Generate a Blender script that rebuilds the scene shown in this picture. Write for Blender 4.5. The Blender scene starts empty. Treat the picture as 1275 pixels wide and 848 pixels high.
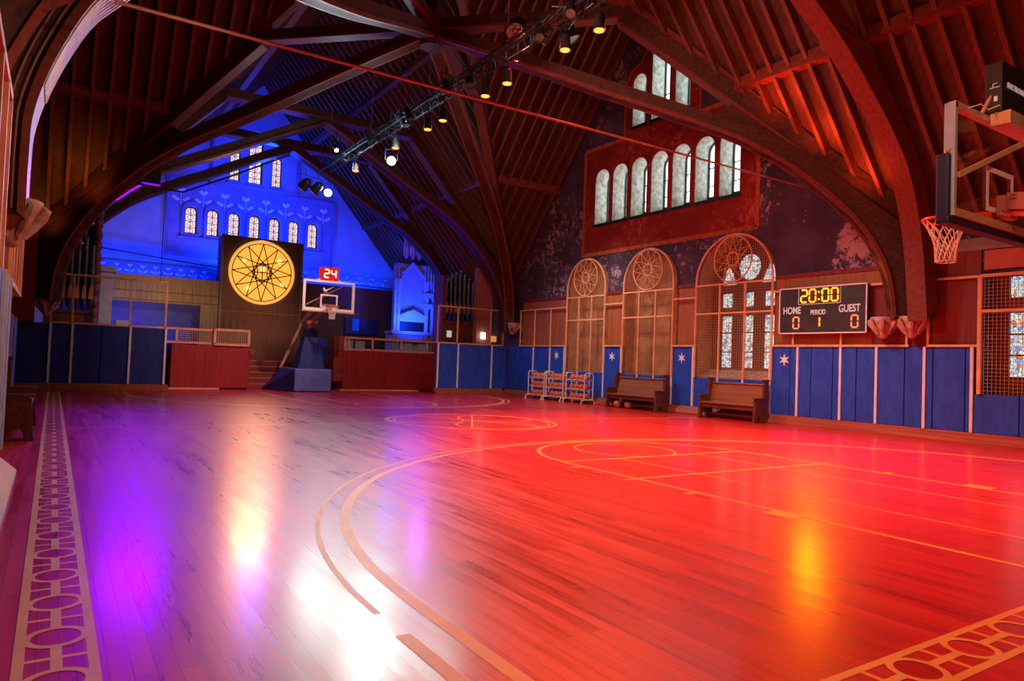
import bpy, math, random
from mathutils import Vector, Matrix
from mathutils.geometry import tessellate_polygon
R = random.Random(7)
sc = bpy.context.scene
COL = sc.collection
PI = math.pi
XC, YC = 7.75, 16.1            # middle of the crossing
ZR, MS = 14.4, 1.17           # ridge height and roof pitch

# ------------------------------------------------------------------ materials
MATS = {}
def nodes_of(name):
    m = bpy.data.materials.new(name); m.use_nodes = True
    nt = m.node_tree; nt.nodes.clear()
    out = nt.nodes.new('ShaderNodeOutputMaterial')
    return m, nt, out
def N(nt, kind, **kw):
    n = nt.nodes.new(kind)
    for k, v in kw.items():
        if k.startswith('i_'): n.inputs[k[2:].replace('_', ' ')].default_value = v
        else: setattr(n, k, v)
    return n
def rgba(c): return (c[0], c[1], c[2], 1.0)
def ramp(nt, fac, stops):
    r = nt.nodes.new('ShaderNodeValToRGB')
    e = r.color_ramp.elements
    e[0].position = stops[0][0]; e[0].color = rgba(stops[0][1])
    e[1].position = stops[-1][0]; e[1].color = rgba(stops[-1][1])
    for p, c in stops[1:-1]:
        x = e.new(p); x.color = rgba(c)
    nt.links.new(fac, r.inputs[0]); return r.outputs[0]
def mapped(nt, scale=(1, 1, 1), rot=(0, 0, 0), coord='Object'):
    tc = nt.nodes.new('ShaderNodeTexCoord'); mp = nt.nodes.new('ShaderNodeMapping')
    mp.inputs['Scale'].default_value = scale; mp.inputs['Rotation'].default_value = rot
    nt.links.new(tc.outputs[coord], mp.inputs[0]); return mp.outputs[0]
def noise(nt, vec, scale=5, detail=4, rough=.55, dist=0):
    n = nt.nodes.new('ShaderNodeTexNoise')
    n.inputs['Scale'].default_value = scale; n.inputs['Detail'].default_value = detail
    n.inputs['Roughness'].default_value = rough; n.inputs['Distortion'].default_value = dist
    nt.links.new(vec, n.inputs['Vector']); return n.outputs['Fac']
def bump(nt, h, bs, strength=.3, dist=.02):
    b = nt.nodes.new('ShaderNodeBump'); b.inputs['Strength'].default_value = strength
    b.inputs['Distance'].default_value = dist
    nt.links.new(h, b.inputs['Height']); nt.links.new(b.outputs[0], bs.inputs['Normal'])
def mat(name, c, c2=None, rough=.6, metal=0, scale=4, stretch=(1, 1, 1), bs_=.15, spec=.4, coat=0, emit=None, es=0, lo=.35, hi=.65):
    if name in MATS: return MATS[name]
    m, nt, out = nodes_of(name)
    p = nt.nodes.new('ShaderNodeBsdfPrincipled')
    v = mapped(nt, stretch); f = noise(nt, v, scale)
    c2 = c2 or tuple(x * .7 for x in c)
    nt.links.new(ramp(nt, f, [(lo, c2), (hi, c)]), p.inputs['Base Color'])
    p.inputs['Roughness'].default_value = rough; p.inputs['Metallic'].default_value = metal
    p.inputs['Specular IOR Level'].default_value = spec; p.inputs['Coat Weight'].default_value = coat
    if emit:
        p.inputs['Emission Color'].default_value = rgba(emit); p.inputs['Emission Strength'].default_value = es
    if bs_: bump(nt, f, p, bs_, .01)
    nt.links.new(p.outputs[0], out.inputs[0]); MATS[name] = m; return m
def emi(name, c, s):
    if name in MATS: return MATS[name]
    m, nt, out = nodes_of(name); e = nt.nodes.new('ShaderNodeEmission')
    e.inputs[0].default_value = rgba(c); e.inputs[1].default_value = s
    nt.links.new(e.outputs[0], out.inputs[0]); MATS[name] = m; return m
def wood(name, c, c2, rough=.5, axis='z', spec=.4, coat=0, scale=3):
    st = {'x': (.12, 2.5, 2.5), 'y': (2.5, .12, 2.5), 'z': (2.5, 2.5, .12)}[axis]
    return mat(name, c, c2, rough, scale=scale * 2, stretch=st, bs_=.12, spec=spec, coat=coat, lo=.3, hi=.7)

def floor_material():
    m, nt, out = nodes_of('court_wood')
    p = nt.nodes.new('ShaderNodeBsdfPrincipled')
    v = mapped(nt, (1, 1, 1), (0, 0, PI / 2))
    b = nt.nodes.new('ShaderNodeTexBrick')
    b.inputs['Scale'].default_value = 1; b.inputs['Brick Width'].default_value = 1.35; b.inputs['Row Height'].default_value = .085
    b.inputs['Mortar Size'].default_value = .0014; b.inputs['Mortar Smooth'].default_value = .1; b.offset = .37; b.squash = 1
    b.inputs['Color1'].default_value = (.52, .52, .52, 1); b.inputs['Color2'].default_value = (.05, .05, .05, 1); b.inputs['Mortar'].default_value = (0, 0, 0, 1)
    nt.links.new(v, b.inputs['Vector'])
    v2 = mapped(nt, (1.6, .35, 1)); n1 = noise(nt, v2, 1.1, 6, .7, .4)
    v3 = mapped(nt, (11, .7, 1)); n2 = noise(nt, v3, 1.6, 5, .6)
    v4 = mapped(nt, (1, 1, 1)); n3 = noise(nt, v4, .35, 2)
    a = N(nt, 'ShaderNodeMath', operation='MULTIPLY_ADD'); a.inputs[1].default_value = .30
    sepc = nt.nodes.new('ShaderNodeSeparateColor'); nt.links.new(b.outputs['Color'], sepc.inputs[0])
    nt.links.new(sepc.outputs[0], a.inputs[0])
    bb = N(nt, 'ShaderNodeMath', operation='MULTIPLY'); bb.inputs[1].default_value = .44; nt.links.new(n1, bb.inputs[0])
    nt.links.new(bb.outputs[0], a.inputs[2])
    a2 = N(nt, 'ShaderNodeMath', operation='MULTIPLY_ADD'); a2.inputs[1].default_value = .5; nt.links.new(n2, a2.inputs[0]); nt.links.new(a.outputs[0], a2.inputs[2])
    colr = ramp(nt, a2.outputs[0], [(.28, (.22, .006, .003)), (.42, (.48, .011, .005)), (.6, (.70, .018, .007)), (.8, (.78, .045, .015))])
    gap = N(nt, 'ShaderNodeMix', data_type='RGBA', blend_type='MIX'); gap.inputs[7].default_value = (.08, .006, .004, 1)
    nt.links.new(b.outputs['Fac'], gap.inputs[0]); nt.links.new(colr, gap.inputs[6])
    nt.links.new(gap.outputs[2], p.inputs['Base Color'])
    r = ramp(nt, a2.outputs[0], [(.3, (.20, .20, .20)), (.8, (.48, .48, .48))]); nt.links.new(r, p.inputs['Roughness'])
    p.inputs['Specular IOR Level'].default_value = .5
    p.inputs['Coat Weight'].default_value = .32; p.inputs['Coat Roughness'].default_value = .17
    bump(nt, a2.outputs[0], p, .16, .006)
    nt.links.new(p.outputs[0], out.inputs[0]); return m

def plaster_material(name, base, dark, flake, lo=.60, hi=.66, scale=2.2, big=.45, rough=.85, patch=None):
    m, nt, out = nodes_of(name)
    p = nt.nodes.new('ShaderNodeBsdfPrincipled')
    v = mapped(nt); f1 = noise(nt, v, scale * 2.4, 8, .72, .3); f2 = noise(nt, v, big, 2); f3 = noise(nt, v, 1.1, 5)
    mul = N(nt, 'ShaderNodeMath', operation='MULTIPLY_ADD'); mul.inputs[1].default_value = .42
    nt.links.new(f2, mul.inputs[0]); 
    sub = N(nt, 'ShaderNodeMath', operation='MULTIPLY'); sub.inputs[1].default_value = .72; nt.links.new(f1, sub.inputs[0]); nt.links.new(sub.outputs[0], mul.inputs[2])
    src = mul.outputs[0]
    if patch:
        di = N(nt, 'ShaderNodeVectorMath', operation='DISTANCE'); nt.links.new(v, di.inputs[0]); di.inputs[1].default_value = patch[0]
        mr = nt.nodes.new('ShaderNodeMapRange'); mr.inputs['From Min'].default_value = patch[1] * .3; mr.inputs['From Max'].default_value = patch[1]
        mr.inputs['To Min'].default_value = .13; mr.inputs['To Max'].default_value = 0; nt.links.new(di.outputs['Value'], mr.inputs['Value'])
        ad = N(nt, 'ShaderNodeMath', operation='ADD'); nt.links.new(src, ad.inputs[0]); nt.links.new(mr.outputs[0], ad.inputs[1]); src = ad.outputs[0]
    msk = ramp(nt, src, [(lo, (0, 0, 0)), (hi, (1, 1, 1))])
    basec = ramp(nt, f3, [(.3, dark), (.7, base)])
    mx = N(nt, 'ShaderNodeMix', data_type='RGBA'); nt.links.new(msk, mx.inputs[0]); nt.links.new(basec, mx.inputs[6]); mx.inputs[7].default_value = rgba(flake)
    nt.links.new(mx.outputs[2], p.inputs['Base Color']); p.inputs['Roughness'].default_value = rough
    p.inputs['Specular IOR Level'].default_value = .2
    bump(nt, mul.outputs[0], p, .3, .02)
    nt.links.new(p.outputs[0], out.inputs[0]); MATS[name] = m; return m

def boards_material(name, c, c2, pitch=7.5, ang=PI / 4, rough=.7, plane='x'):
    """match-boarding laid on the slant, with a groove between boards"""
    m, nt, out = nodes_of(name)
    p = nt.nodes.new('ShaderNodeBsdfPrincipled')
    rot = (ang, 0, 0) if plane == 'x' else (0, ang, 0)
    v = mapped(nt, (1, 1, 1), rot)
    w = nt.nodes.new('ShaderNodeTexWave'); w.wave_type = 'BANDS'; w.bands_direction = 'Z' ; w.wave_profile = 'SAW'
    w.inputs['Scale'].default_value = pitch / 3.14; w.inputs['Distortion'].default_value = 0
    nt.links.new(v, w.inputs['Vector'])
    g = ramp(nt, w.outputs['Fac'], [(0, (.25, .25, .25)), (.12, (1, 1, 1)), (1, (.9, .9, .9))])
    f = noise(nt, mapped(nt, (1, 1, 1)), 1.5, 5)
    cc = ramp(nt, f, [(.3, c2), (.7, c)])
    mx = N(nt, 'ShaderNodeMix', data_type='RGBA', blend_type='MULTIPLY'); mx.inputs[0].default_value = 1
    nt.links.new(cc, mx.inputs[6]); nt.links.new(g, mx.inputs[7]); nt.links.new(mx.outputs[2], p.inputs['Base Color'])
    p.inputs['Roughness'].default_value = rough; bump(nt, w.outputs['Fac'], p, .3, .01)
    nt.links.new(p.outputs[0], out.inputs[0]); MATS[name] = m; return m

def stained_material(name, es=1.1, dens=16, tint=(.82, .9, .84)):
    m, nt, out = nodes_of(name); e = nt.nodes.new('ShaderNodeEmission')
    v = mapped(nt); vo = nt.nodes.new('ShaderNodeTexVoronoi'); vo.inputs['Scale'].default_value = dens; nt.links.new(v, vo.inputs['Vector'])
    ve = nt.nodes.new('ShaderNodeTexVoronoi'); ve.feature = 'DISTANCE_TO_EDGE'; ve.inputs['Scale'].default_value = dens; nt.links.new(v, ve.inputs['Vector'])
    sp = nt.nodes.new('ShaderNodeSeparateColor'); nt.links.new(vo.outputs['Color'], sp.inputs[0])
    c = ramp(nt, sp.outputs[0], [(0, (.9, .45, .15)), (.12, tint), (.45, (.95, .9, .7)), (.62, (.62, .8, .95)), (.78, (.12, .3, .75)), (.86, (.85, .88, .8)), (.97, (.75, .2, .12))])
    l = ramp(nt, ve.outputs['Distance'], [(.02, (.03, .03, .03)), (.06, (1, 1, 1))])
    mx = N(nt, 'ShaderNodeMix', data_type='RGBA', blend_type='MULTIPLY'); mx.inputs[0].default_value = 1
    nt.links.new(c, mx.inputs[6]); nt.links.new(l, mx.inputs[7]); nt.links.new(mx.outputs[2], e.inputs[0]); e.inputs[1].default_value = es
    nt.links.new(e.outputs[0], out.inputs[0]); MATS[name] = m; return m

def glass_material():
    m, nt, out = nodes_of('clear_board_glass')
    t = nt.nodes.new('ShaderNodeBsdfTransparent'); g = nt.nodes.new('ShaderNodeBsdfGlossy'); g.inputs['Roughness'].default_value = .03
    t.inputs[0].default_value = (.93, .93, .95, 1)
    mx = nt.nodes.new('ShaderNodeMixShader'); mx.inputs[0].default_value = .05; nt.links.new(t.outputs[0], mx.inputs[1]); nt.links.new(g.outputs[0], mx.inputs[2])
    nt.links.new(mx.outputs[0], out.inputs[0]); return m

M_floor = floor_material()
M_line = mat('orange_line_paint', (.95, .46, .09), (.85, .36, .06), .42, scale=3, bs_=0, spec=.35)
M_plaster = plaster_material('dark_peeling_plaster', (.095, .058, .100), (.045, .026, .050), (.42, .25, .25), .64, .70, patch=((16, 9.3, 4.75), 1.25))
M_redpaint = plaster_material('red_peeling_paint', (.30, .030, .020), (.16, .012, .010), (.50, .10, .07), .625, .74)
M_orangepaint = mat('orange_border_paint', (.50, .11, .02), (.32, .05, .012), .8, scale=6)
M_reveal = mat('mottled_white_reveal', (.60, .64, .54), (.24, .27, .19), .9, scale=7, lo=.3, hi=.66)
M_wainscot = wood('red_brown_wainscot', (.42, .13, .035), (.28, .075, .022), .55)
M_maroon = wood('maroon_wall_board', (.24, .022, .014), (.15, .012, .010), .55)
M_frame = mat('tan_guard_frame', (.85, .42, .19), (.68, .30, .13), .5, scale=3, bs_=0)
M_wire = mat('tan_guard_wire', (.62, .32, .15), (.5, .24, .11), .5, scale=3, bs_=0)
M_blind = mat('brown_blind_board', (.60, .30, .11), (.24, .10, .04), .75, scale=2.5, lo=.35, hi=.75)
M_tan = mat('tan_window_reveal', (.50, .25, .11), (.36, .16, .07), .8, scale=4)
M_mull = wood('brown_window_timber', (.18, .07, .035), (.10, .035, .02), .6)
M_matblue = mat('blue_vinyl_pad', (.026, .085, .52), (.016, .055, .38), .55, scale=2.5, stretch=(3, 3, 1), spec=.3)
M_matnavy = mat('navy_vinyl_pad', (.018, .035, .24), (.010, .020, .15), .5, scale=2.5, stretch=(3, 3, 1))
M_matpale = mat('pale_blue_vinyl_pad', (.10, .20, .55), (.07, .14, .42), .5, scale=3)
M_strip = mat('white_divider_strip', (.80, .76, .78), (.68, .64, .66), .4, scale=5, bs_=0)
M_star = mat('white_star_vinyl', (.85, .82, .82), (.78, .75, .75), .5, bs_=0)
M_base = wood('sloping_red_skirting', (.42, .085, .035), (.24, .035, .018), .4, 'y')
M_timber = wood('dark_red_truss_timber', (.095, .042, .030), (.045, .019, .014), .55, 'x', spec=.35)
M_mould = wood('reddish_truss_moulding', (.22, .055, .035), (.12, .028, .02), .45, 'x')
M_rafter = wood('red_brown_rafter', (.17, .062, .034), (.095, .032, .019), .6, 'z')
M_roofx = boards_material('slanted_roof_boarding', (.095, .032, .020), (.045, .015, .011), plane='x')
M_stone = mat('carved_corbel_stone', (.62, .40, .34), (.34, .18, .14), .8, scale=9, bs_=.5)
M_bluewall = mat('pale_stencilled_plaster', (.34, .38, .52), (.28, .31, .44), .85, scale=1.2, bs_=.05)
M_panelw = mat('lavender_wall_panel', (.24, .20, .40), (.19, .16, .33), .85, scale=2, bs_=.05)
M_stencil = mat('pale_stencil_paint', (.85, .85, .95), None, .8, bs_=0)
M_boardwood = wood('grey_brown_boarding', (.23, .165, .11), (.12, .075, .05), .6)
M_boarddark = wood('dark_brown_boarding', (.12, .062, .045), (.07, .034, .026), .6)
M_redbox = wood('deep_red_panelling', (.40, .02, .02), (.22, .010, .012), .45)
M_redstep = wood('red_painted_steps', (.33, .03, .028), (.17, .015, .015), .5, 'x')
M_black = mat('black_metal', (.012, .012, .013), (.006, .006, .007), .45, bs_=0)
M_grey = mat('grey_metal', (.35, .35, .37), (.25, .25, .27), .4, metal=.6, bs_=0)
M_chrome = mat('silver_metal', (.75, .75, .78), (.6, .6, .62), .25, metal=1, bs_=0)
M_white = mat('white_enamel', (.82, .78, .76), (.72, .68, .66), .4, bs_=0)
M_rimred = mat('orange_red_rim', (.85, .06, .02), (.7, .04, .015), .4, bs_=0, emit=(.9, .05, .02), es=0)
M_net = mat('white_net_cord', (.85, .80, .70), (.7, .64, .54), .8, bs_=0)
M_padframe = mat('tan_hoop_steel', (.62, .40, .24), (.46, .27, .15), .4, metal=.2, bs_=0)
M_bluegrey = mat('blue_grey_steel', (.38, .44, .62), (.30, .35, .5), .45, bs_=0)
M_glass = glass_material()
M_ball = mat('orange_ball_leather', (.75, .16, .04), (.62, .11, .03), .6, scale=30, bs_=.2)
M_pew = wood('dark_oiled_pew_oak', (.17, .045, .024), (.085, .02, .013), .4, 'y', coat=.2)
M_pewseat = wood('brown_pew_oak', (.36, .13, .045), (.2, .06, .025), .38, 'y', coat=.2)
M_pipe = mat('dull_organ_pipe_metal', (.13, .15, .17), (.07, .085, .10), .35, metal=.7, bs_=0)
M_pipetip = mat('gold_pipe_mouth', (.80, .45, .15), (.6, .3, .1), .35, metal=.5, bs_=0)
M_case = wood('red_brown_organ_case', (.26, .07, .035), (.15, .035, .02), .5)
M_casew = mat('pale_organ_case', (.50, .50, .62), (.38, .38, .5), .6, scale=4)
M_led_r = emi('red_led', (1.0, .16, .08), 2.2)
M_led_a = emi('amber_led', (1.0, .24, .012), 4.5)
M_scoreface = mat('scoreboard_face', (.045, .035, .032), (.03, .024, .022), .5, bs_=0)
M_letter = mat('white_lettering', (.8, .78, .75), None, .5, bs_=0, emit=(.8, .75, .72), es=.15)
M_daylight = emi('daylit_glass', (.76, .88, 1.0), 4.0)
M_daylight2 = emi('daylit_upper_glass', (.76, .88, 1.0), 4.2)
M_stained = stained_material('stained_glass', 1.0, 13)
M_stainedfar = emi('far_lit_glass', (1, .72, .82), 1.1)
M_rosette = mat('lit_yellow_disc', (.05, .02, .0), (.04, .015, .0), .9, bs_=0, emit=(1.0, .38, .05), es=1.4)
M_discbulb = emi('disc_bulb', (1, .66, .26), 1.5)
M_lamp = emi('amber_lamp', (1.0, .26, .05), 3.2)
M_lampw = emi('white_lamp', (.88, 1.0, .98), 60)
M_silver = mat('silver_soffit_paint', (.75, .75, .78), (.6, .6, .64), .35, metal=.3, bs_=0)
M_duct = mat('wall_grey_strip', (.30, .30, .30), (.2, .2, .2), .7)
M_pinkboard = mat('salmon_painted_board', (.55, .17, .13), (.47, .13, .10), .6, scale=2, bs_=0)
M_cable = mat('tie_cable_steel', (.55, .32, .24), None, .5, metal=.5, bs_=0)

# ------------------------------------------------------------------ mesh building
class MB:
    def __init__(s): s.v = []; s.f = []
    def add(s, vs, fs):
        o = len(s.v); s.v += [Vector(a) for a in vs]; s.f += [tuple(i + o for i in f) for f in fs]; return s
    def box(s, x0, x1, y0, y1, z0, z1, bev=0):
        if bev:
            return s.rbox(x0, x1, y0, y1, z0, z1, bev)
        vs = [(x, y, z) for x in (x0, x1) for y in (y0, y1) for z in (z0, z1)]
        return s.add(vs, [(0, 1, 3, 2), (4, 6, 7, 5), (0, 4, 5, 1), (2, 3, 7, 6), (0, 2, 6, 4), (1, 5, 7, 3)])
    def rbox(s, x0, x1, y0, y1, z0, z1, b):
        import bmesh
        bm = bmesh.new(); bmesh.ops.create_cube(bm, size=1)
        for v in bm.verts:
            v.co = Vector(((x0 + x1) / 2 + v.co.x * (x1 - x0), (y0 + y1) / 2 + v.co.y * (y1 - y0), (z0 + z1) / 2 + v.co.z * (z1 - z0)))
        bmesh.ops.bevel(bm, geom=list(bm.edges), offset=b, segments=2, affect='EDGES', profile=.6)
        bm.verts.index_update()
        s.add([v.co.copy() for v in bm.verts], [tuple(v.index for v in f.verts) for f in bm.faces]); bm.free(); return s
    def beam(s, p, q, w, h, up=(0, 0, 1)):
        """rectangular bar from p to q, w sideways and h along up, centred"""
        p, q = Vector(p), Vector(q); d = (q - p).normalized(); up = Vector(up)
        sd = d.cross(up)
        if sd.length < 1e-4: sd = d.cross(Vector((1, 0, 0)))
        sd.normalize(); u = sd.cross(d).normalized()
        a, b = sd * w / 2, u * h / 2
        vs = [p - a - b, p + a - b, p + a + b, p - a + b, q - a - b, q + a - b, q + a + b, q - a + b]
        return s.add(vs, [(0, 3, 2, 1), (4, 5, 6, 7), (0, 1, 5, 4), (1, 2, 6, 5), (2, 3, 7, 6), (3, 0, 4, 7)])
    def tube(s, path, r, n=8, closed=False, cap=True):
        P = [Vector(a) for a in path]; k = len(P); rs = r if isinstance(r, (list, tuple)) else [r] * k
        rings = []; last = None
        for i in range(k):
            a = P[(i - 1) % k] if (closed or i > 0) else P[i]; b = P[(i + 1) % k] if (closed or i < k - 1) else P[i]
            d = (b - a).normalized()
            if last is None:
                t = Vector((0, 0, 1)) if abs(d.z) < .9 else Vector((1, 0, 0)); u = d.cross(t).normalized()
            else:
                u = (last - d * last.dot(d)).normalized()
            w = d.cross(u); last = u
            rings.append([P[i] + (u * math.cos(2 * PI * j / n) + w * math.sin(2 * PI * j / n)) * rs[i] for j in range(n)])
        o = len(s.v)
        for g in rings: s.v += g
        m = k if closed else k - 1
        for i in range(m):
            for j in range(n):
                a = o + i * n + j; b = o + i * n + (j + 1) % n; c = o + ((i + 1) % k) * n + (j + 1) % n; d2 = o + ((i + 1) % k) * n + j
                s.f.append((a, b, c, d2))
        if cap and not closed:
            s.f.append(tuple(o + j for j in reversed(range(n)))); s.f.append(tuple(o + (k - 1) * n + j for j in range(n)))
        return s
    def lathe(s, prof, c, n=16, axis=(0, 0, 1), x=(1, 0, 0)):
        """profile of (radius, height) turned about axis through c"""
        c = Vector(c); ax = Vector(axis).normalized(); u = Vector(x); u = (u - ax * u.dot(ax)).normalized(); w = ax.cross(u)
        o = len(s.v)
        for r, h in prof:
            for j in range(n):
                a = 2 * PI * j / n; s.v.append(c + ax * h + (u * math.cos(a) + w * math.sin(a)) * r)
        for i in range(len(prof) - 1):
            for j in range(n):
                s.f.append((o + i * n + j, o + i * n + (j + 1) % n, o + (i + 1) * n + (j + 1) % n, o + (i + 1) * n + j))
        s.f.append(tuple(o + j for j in reversed(range(n)))); s.f.append(tuple(o + (len(prof) - 1) * n + j for j in range(n)))
        return s
    def plate(s, outline, holes, fn, t0, t1):
        """2-D outline with holes; fn(u, v, t) gives the 3-D point; solid between t0 and t1"""
        loops = [[Vector((a, b, 0)) for a, b in outline]] + [[Vector((a, b, 0)) for a, b in h] for h in holes]
        tris = tessellate_polygon(loops); flat = [p for l in loops for p in l]; n = len(flat); o = len(s.v)
        s.v += [Vector(fn(p.x, p.y, t0)) for p in flat] + [Vector(fn(p.x, p.y, t1)) for p in flat]
        for t in tris:
            s.f.append((o + t[0], o + t[1], o + t[2])); s.f.append((o + n + t[2], o + n + t[1], o + n + t[0]))
        i = 0
        for l in loops:
            k = len(l)
            for j in range(k):
                a = o + i + j; b = o + i + (j + 1) % k; s.f.append((a, b, b + n, a + n))
            i += k
        return s
    def build(s, name, m, parent=None, smooth=False):
        me = bpy.data.meshes.new(name)
        off = Vector(parent.matrix_basis.translation) if parent else Vector((0, 0, 0))
        p = parent
        base = Vector((0, 0, 0))
        while p: base += Vector(p.location); p = p.parent
        me.from_pydata([v - base for v in s.v], [], s.f)
        me.materials.append(m)
        import bmesh
        bm = bmesh.new(); bm.from_mesh(me)
        if max((v.z for v in s.v), default=1) > .01: bmesh.ops.recalc_face_normals(bm, faces=bm.faces)
        bm.to_mesh(me); bm.free()
        if smooth:
            for pl in me.polygons: pl.use_smooth = True
            try: me.set_sharp_from_angle(angle=math.radians(40))
            except Exception: pass
        o = bpy.data.objects.new(name, me); COL.objects.link(o)
        if parent: o.parent = parent
        return o
def thing(name, label, cat, loc=(0, 0, 0), group=None):
    o = bpy.data.objects.new(name, None); COL.objects.link(o); o.location = loc; o.empty_display_size = .1
    o['label'] = label; o['category'] = cat
    if group: o['group'] = group
    return o
def tag(o, label, cat, group=None):
    o['label'] = label; o['category'] = cat
    if group: o['group'] = group
    return o
def struct(o, label=None):
    o['kind'] = 'structure'
    if label: o['label'] = label; 
    return o
def copy_tree(o, parent=None):
    c = o.copy(); COL.objects.link(c); c.parent = parent
    for ch in list(o.children): copy_tree(ch, c)
    return c
def text_mesh(txt, size, fn, m, name, parent, depth=.004, sx=1.0):
    cu = bpy.data.curves.new('t', 'FONT'); cu.body = txt; cu.size = size; cu.align_x = 'CENTER'; cu.align_y = 'CENTER'; cu.extrude = depth; cu.offset = size * .012
    to = bpy.data.objects.new('t', cu); me = bpy.data.meshes.new_from_object(to)
    vs = [fn(v.co.x * sx, v.co.y, v.co.z) for v in me.vertices]; fs = [tuple(p.vertices) for p in me.polygons]
    bpy.data.objects.remove(to); bpy.data.curves.remove(cu)
    b = MB(); b.add(vs, fs); return b.build(name, m, parent)
def arch(c, w, z0, zs, n=14, rise=1.0):
    """outline of a round-headed opening, as (horizontal, vertical)"""
    r = w / 2
    return [(c - r, z0), (c + r, z0)] + [(c + r * math.cos(PI * i / n), zs + r * rise * math.sin(PI * i / n)) for i in range(n + 1)]
def circ(c, z, r, n=24): return [(c + r * math.cos(2 * PI * i / n), z + r * math.sin(2 * PI * i / n)) for i in range(n)]

# ------------------------------------------------------------------ floor and court markings
Y0 = -8.0
flo = MB().box(-1.3, 16.9, Y0, 34.9, -.2, 0).build('floor', M_floor); struct(flo)
def strip(b, pts, w, z=.0015, closed=False):
    if WIDE[0]: w *= WIDE[0]
    P = [Vector((x, y, 0)) for x, y in pts]; k = len(P); L = []; Rr = []
    for i in range(k):
        a = P[(i - 1) % k] if (closed or i > 0) else P[i]; c = P[(i + 1) % k] if (closed or i < k - 1) else P[i]
        d = (c - a).normalized(); nn = Vector((-d.y, d.x, 0)); L.append(P[i] + nn * w / 2); Rr.append(P[i] - nn * w / 2)
    o = len(b.v); b.v += [Vector((p.x, p.y, z)) for p in L] + [Vector((p.x, p.y, z)) for p in Rr]
    for i in range(k if closed else k - 1):
        j = (i + 1) % k; b.f.append((o + k + i, o + k + j, o + j, o + i))
WIDE = [1.3]
def arc(cx, cy, r, a0, a1, n=48): return [(cx + r * math.cos(math.radians(a0 + (a1 - a0) * i / n)), cy + r * math.sin(math.radians(a0 + (a1 - a0) * i / n))) for i in range(n + 1)]
def court_half(mir, full=True):
    f = (lambda p: p) if not mir else (lambda p: [(x, 26.9 - y) for x, y in p])
    kx = 7.74 if not mir else 7.9; by = 1.80
    b = MB()
    strip(b, f([(kx - 6.03, by), (kx - 6.03, 3.5)] + arc(kx, 3.5, 6.03, 180, 0) + [(kx + 6.03, 3.5), (kx + 6.03, by)]), .062, z=.0011)
    b.build('three_point_line', M_line, flo)
    b = MB()
    strip(b, f(arc(kx, 3.42, 6.27, 180, 0)), .03, z=.0013)
    strip(b, f([(kx - 6.27, by), (kx - 6.27, 3.10)]), .06, z=.0014)
    b.build('outer_three_point_line', M_line, flo)
    b = MB()
    for s in (-1, 1):
        strip(b, f([(kx + s * 1.85, by), (kx + s * 1.85, 7.6)]), .05)
        for yy in (5.2, 7.13): strip(b, f([(kx + s * 1.85, yy), (kx + s * 2.06, yy)]), .05, z=.0021)
        strip(b, f([(kx + s * 1.96, 3.92), (kx + s * 1.96, 4.22)]), .17, z=.0026)
    strip(b, f([(kx - 1.85, 7.6), (kx + 1.85, 7.6)]), .05, z=.0023)
    strip(b, f([(kx - 2.06, 6.14), (kx + 2.06, 6.14)]), .05, z=.0019)
    strip(b, f(arc(kx, 7.6, 1.83, 180, 0)), .05, z=.0025)
    b.build('key_line', M_line, flo)
    b = MB()
    for s in (-1, 1): strip(b, f([(kx + s * .79, by), (kx + s * .79, 7.6)]), .028, z=.0009)
    strip(b, f(arc(kx, 8.38, .80, -70, 250)), .03, z=.0007)
    b.build('inner_key_line', M_line, flo)
court_half(False); court_half(True)
b = MB(); strip(b, [(.24, 13.45), (15.2, 13.45)], .03, z=.0008); b.build('half_court_line', M_line, flo)
b = MB(); cx, cy = 7.85, 13.45
strip(b, arc(cx, cy, 1.86, 0, 359, 60), .045, closed=True); strip(b, arc(cx, cy, 1.72, 0, 359, 60), .03, closed=True)
for k in range(3):
    a = math.radians(30 + 120 * k)
    strip(b, [(cx + 1.05 * math.cos(a) + .86 * math.cos(t), cy + 1.05 * math.sin(a) + .86 * math.sin(t)) for t in [2 * PI * i / 30 for i in range(30)]], .04, z=.002 + k * .0003, closed=True)
for k in range(3):
    a = math.radians(k * 60); strip(b, [(cx - 1.7 * math.cos(a), cy - 1.7 * math.sin(a)), (cx + 1.7 * math.cos(a), cy + 1.7 * math.sin(a))], .03, z=.003 + k * .0003)
b.build('center_circle_emblem', M_line, flo)
def border(p0, p1, width, first):
    """band of rings and rungs between two rails"""
    WIDE[0] = 1
    b = MB(); p0 = Vector(p0); p1 = Vector(p1); d = (p1 - p0).normalized(); nn = Vector((-d.y, d.x)); L = (p1 - p0).length
    w = width; rail = .042
    P = lambda a, c: tuple(p0 + d * a + nn * c)
    strip(b, [P(0, w / 2 - rail / 2), P(L, w / 2 - rail / 2)], rail); strip(b, [P(0, -w / 2 + rail / 2), P(L, -w / 2 + rail / 2)], rail)
    pitch = .51; a = first; r = w / 2 - rail * .75
    while a < L - .1:
        strip(b, [P(a + .118 * math.cos(t), (r - .008) * math.sin(t)) for t in [2 * PI * i / 28 for i in range(28)]], .034, z=.0021, closed=True)
        strip(b, [P(a + .118, 0), P(a + pitch - .118, 0)], .044, z=.0018)
        for q in (pitch / 2,): strip(b, [P(a + q, -r), P(a + q, r)], .03, z=.0012)
        a += pitch
    return b
b = border((.075, 1.5), (.075, 24.3), .31, .27); b.build('side_border_pattern', M_line, flo)
b = border((-.08, 1.645), (15.6, 1.645), .31, .37); b.build('end_border_pattern', M_line, flo)

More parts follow.
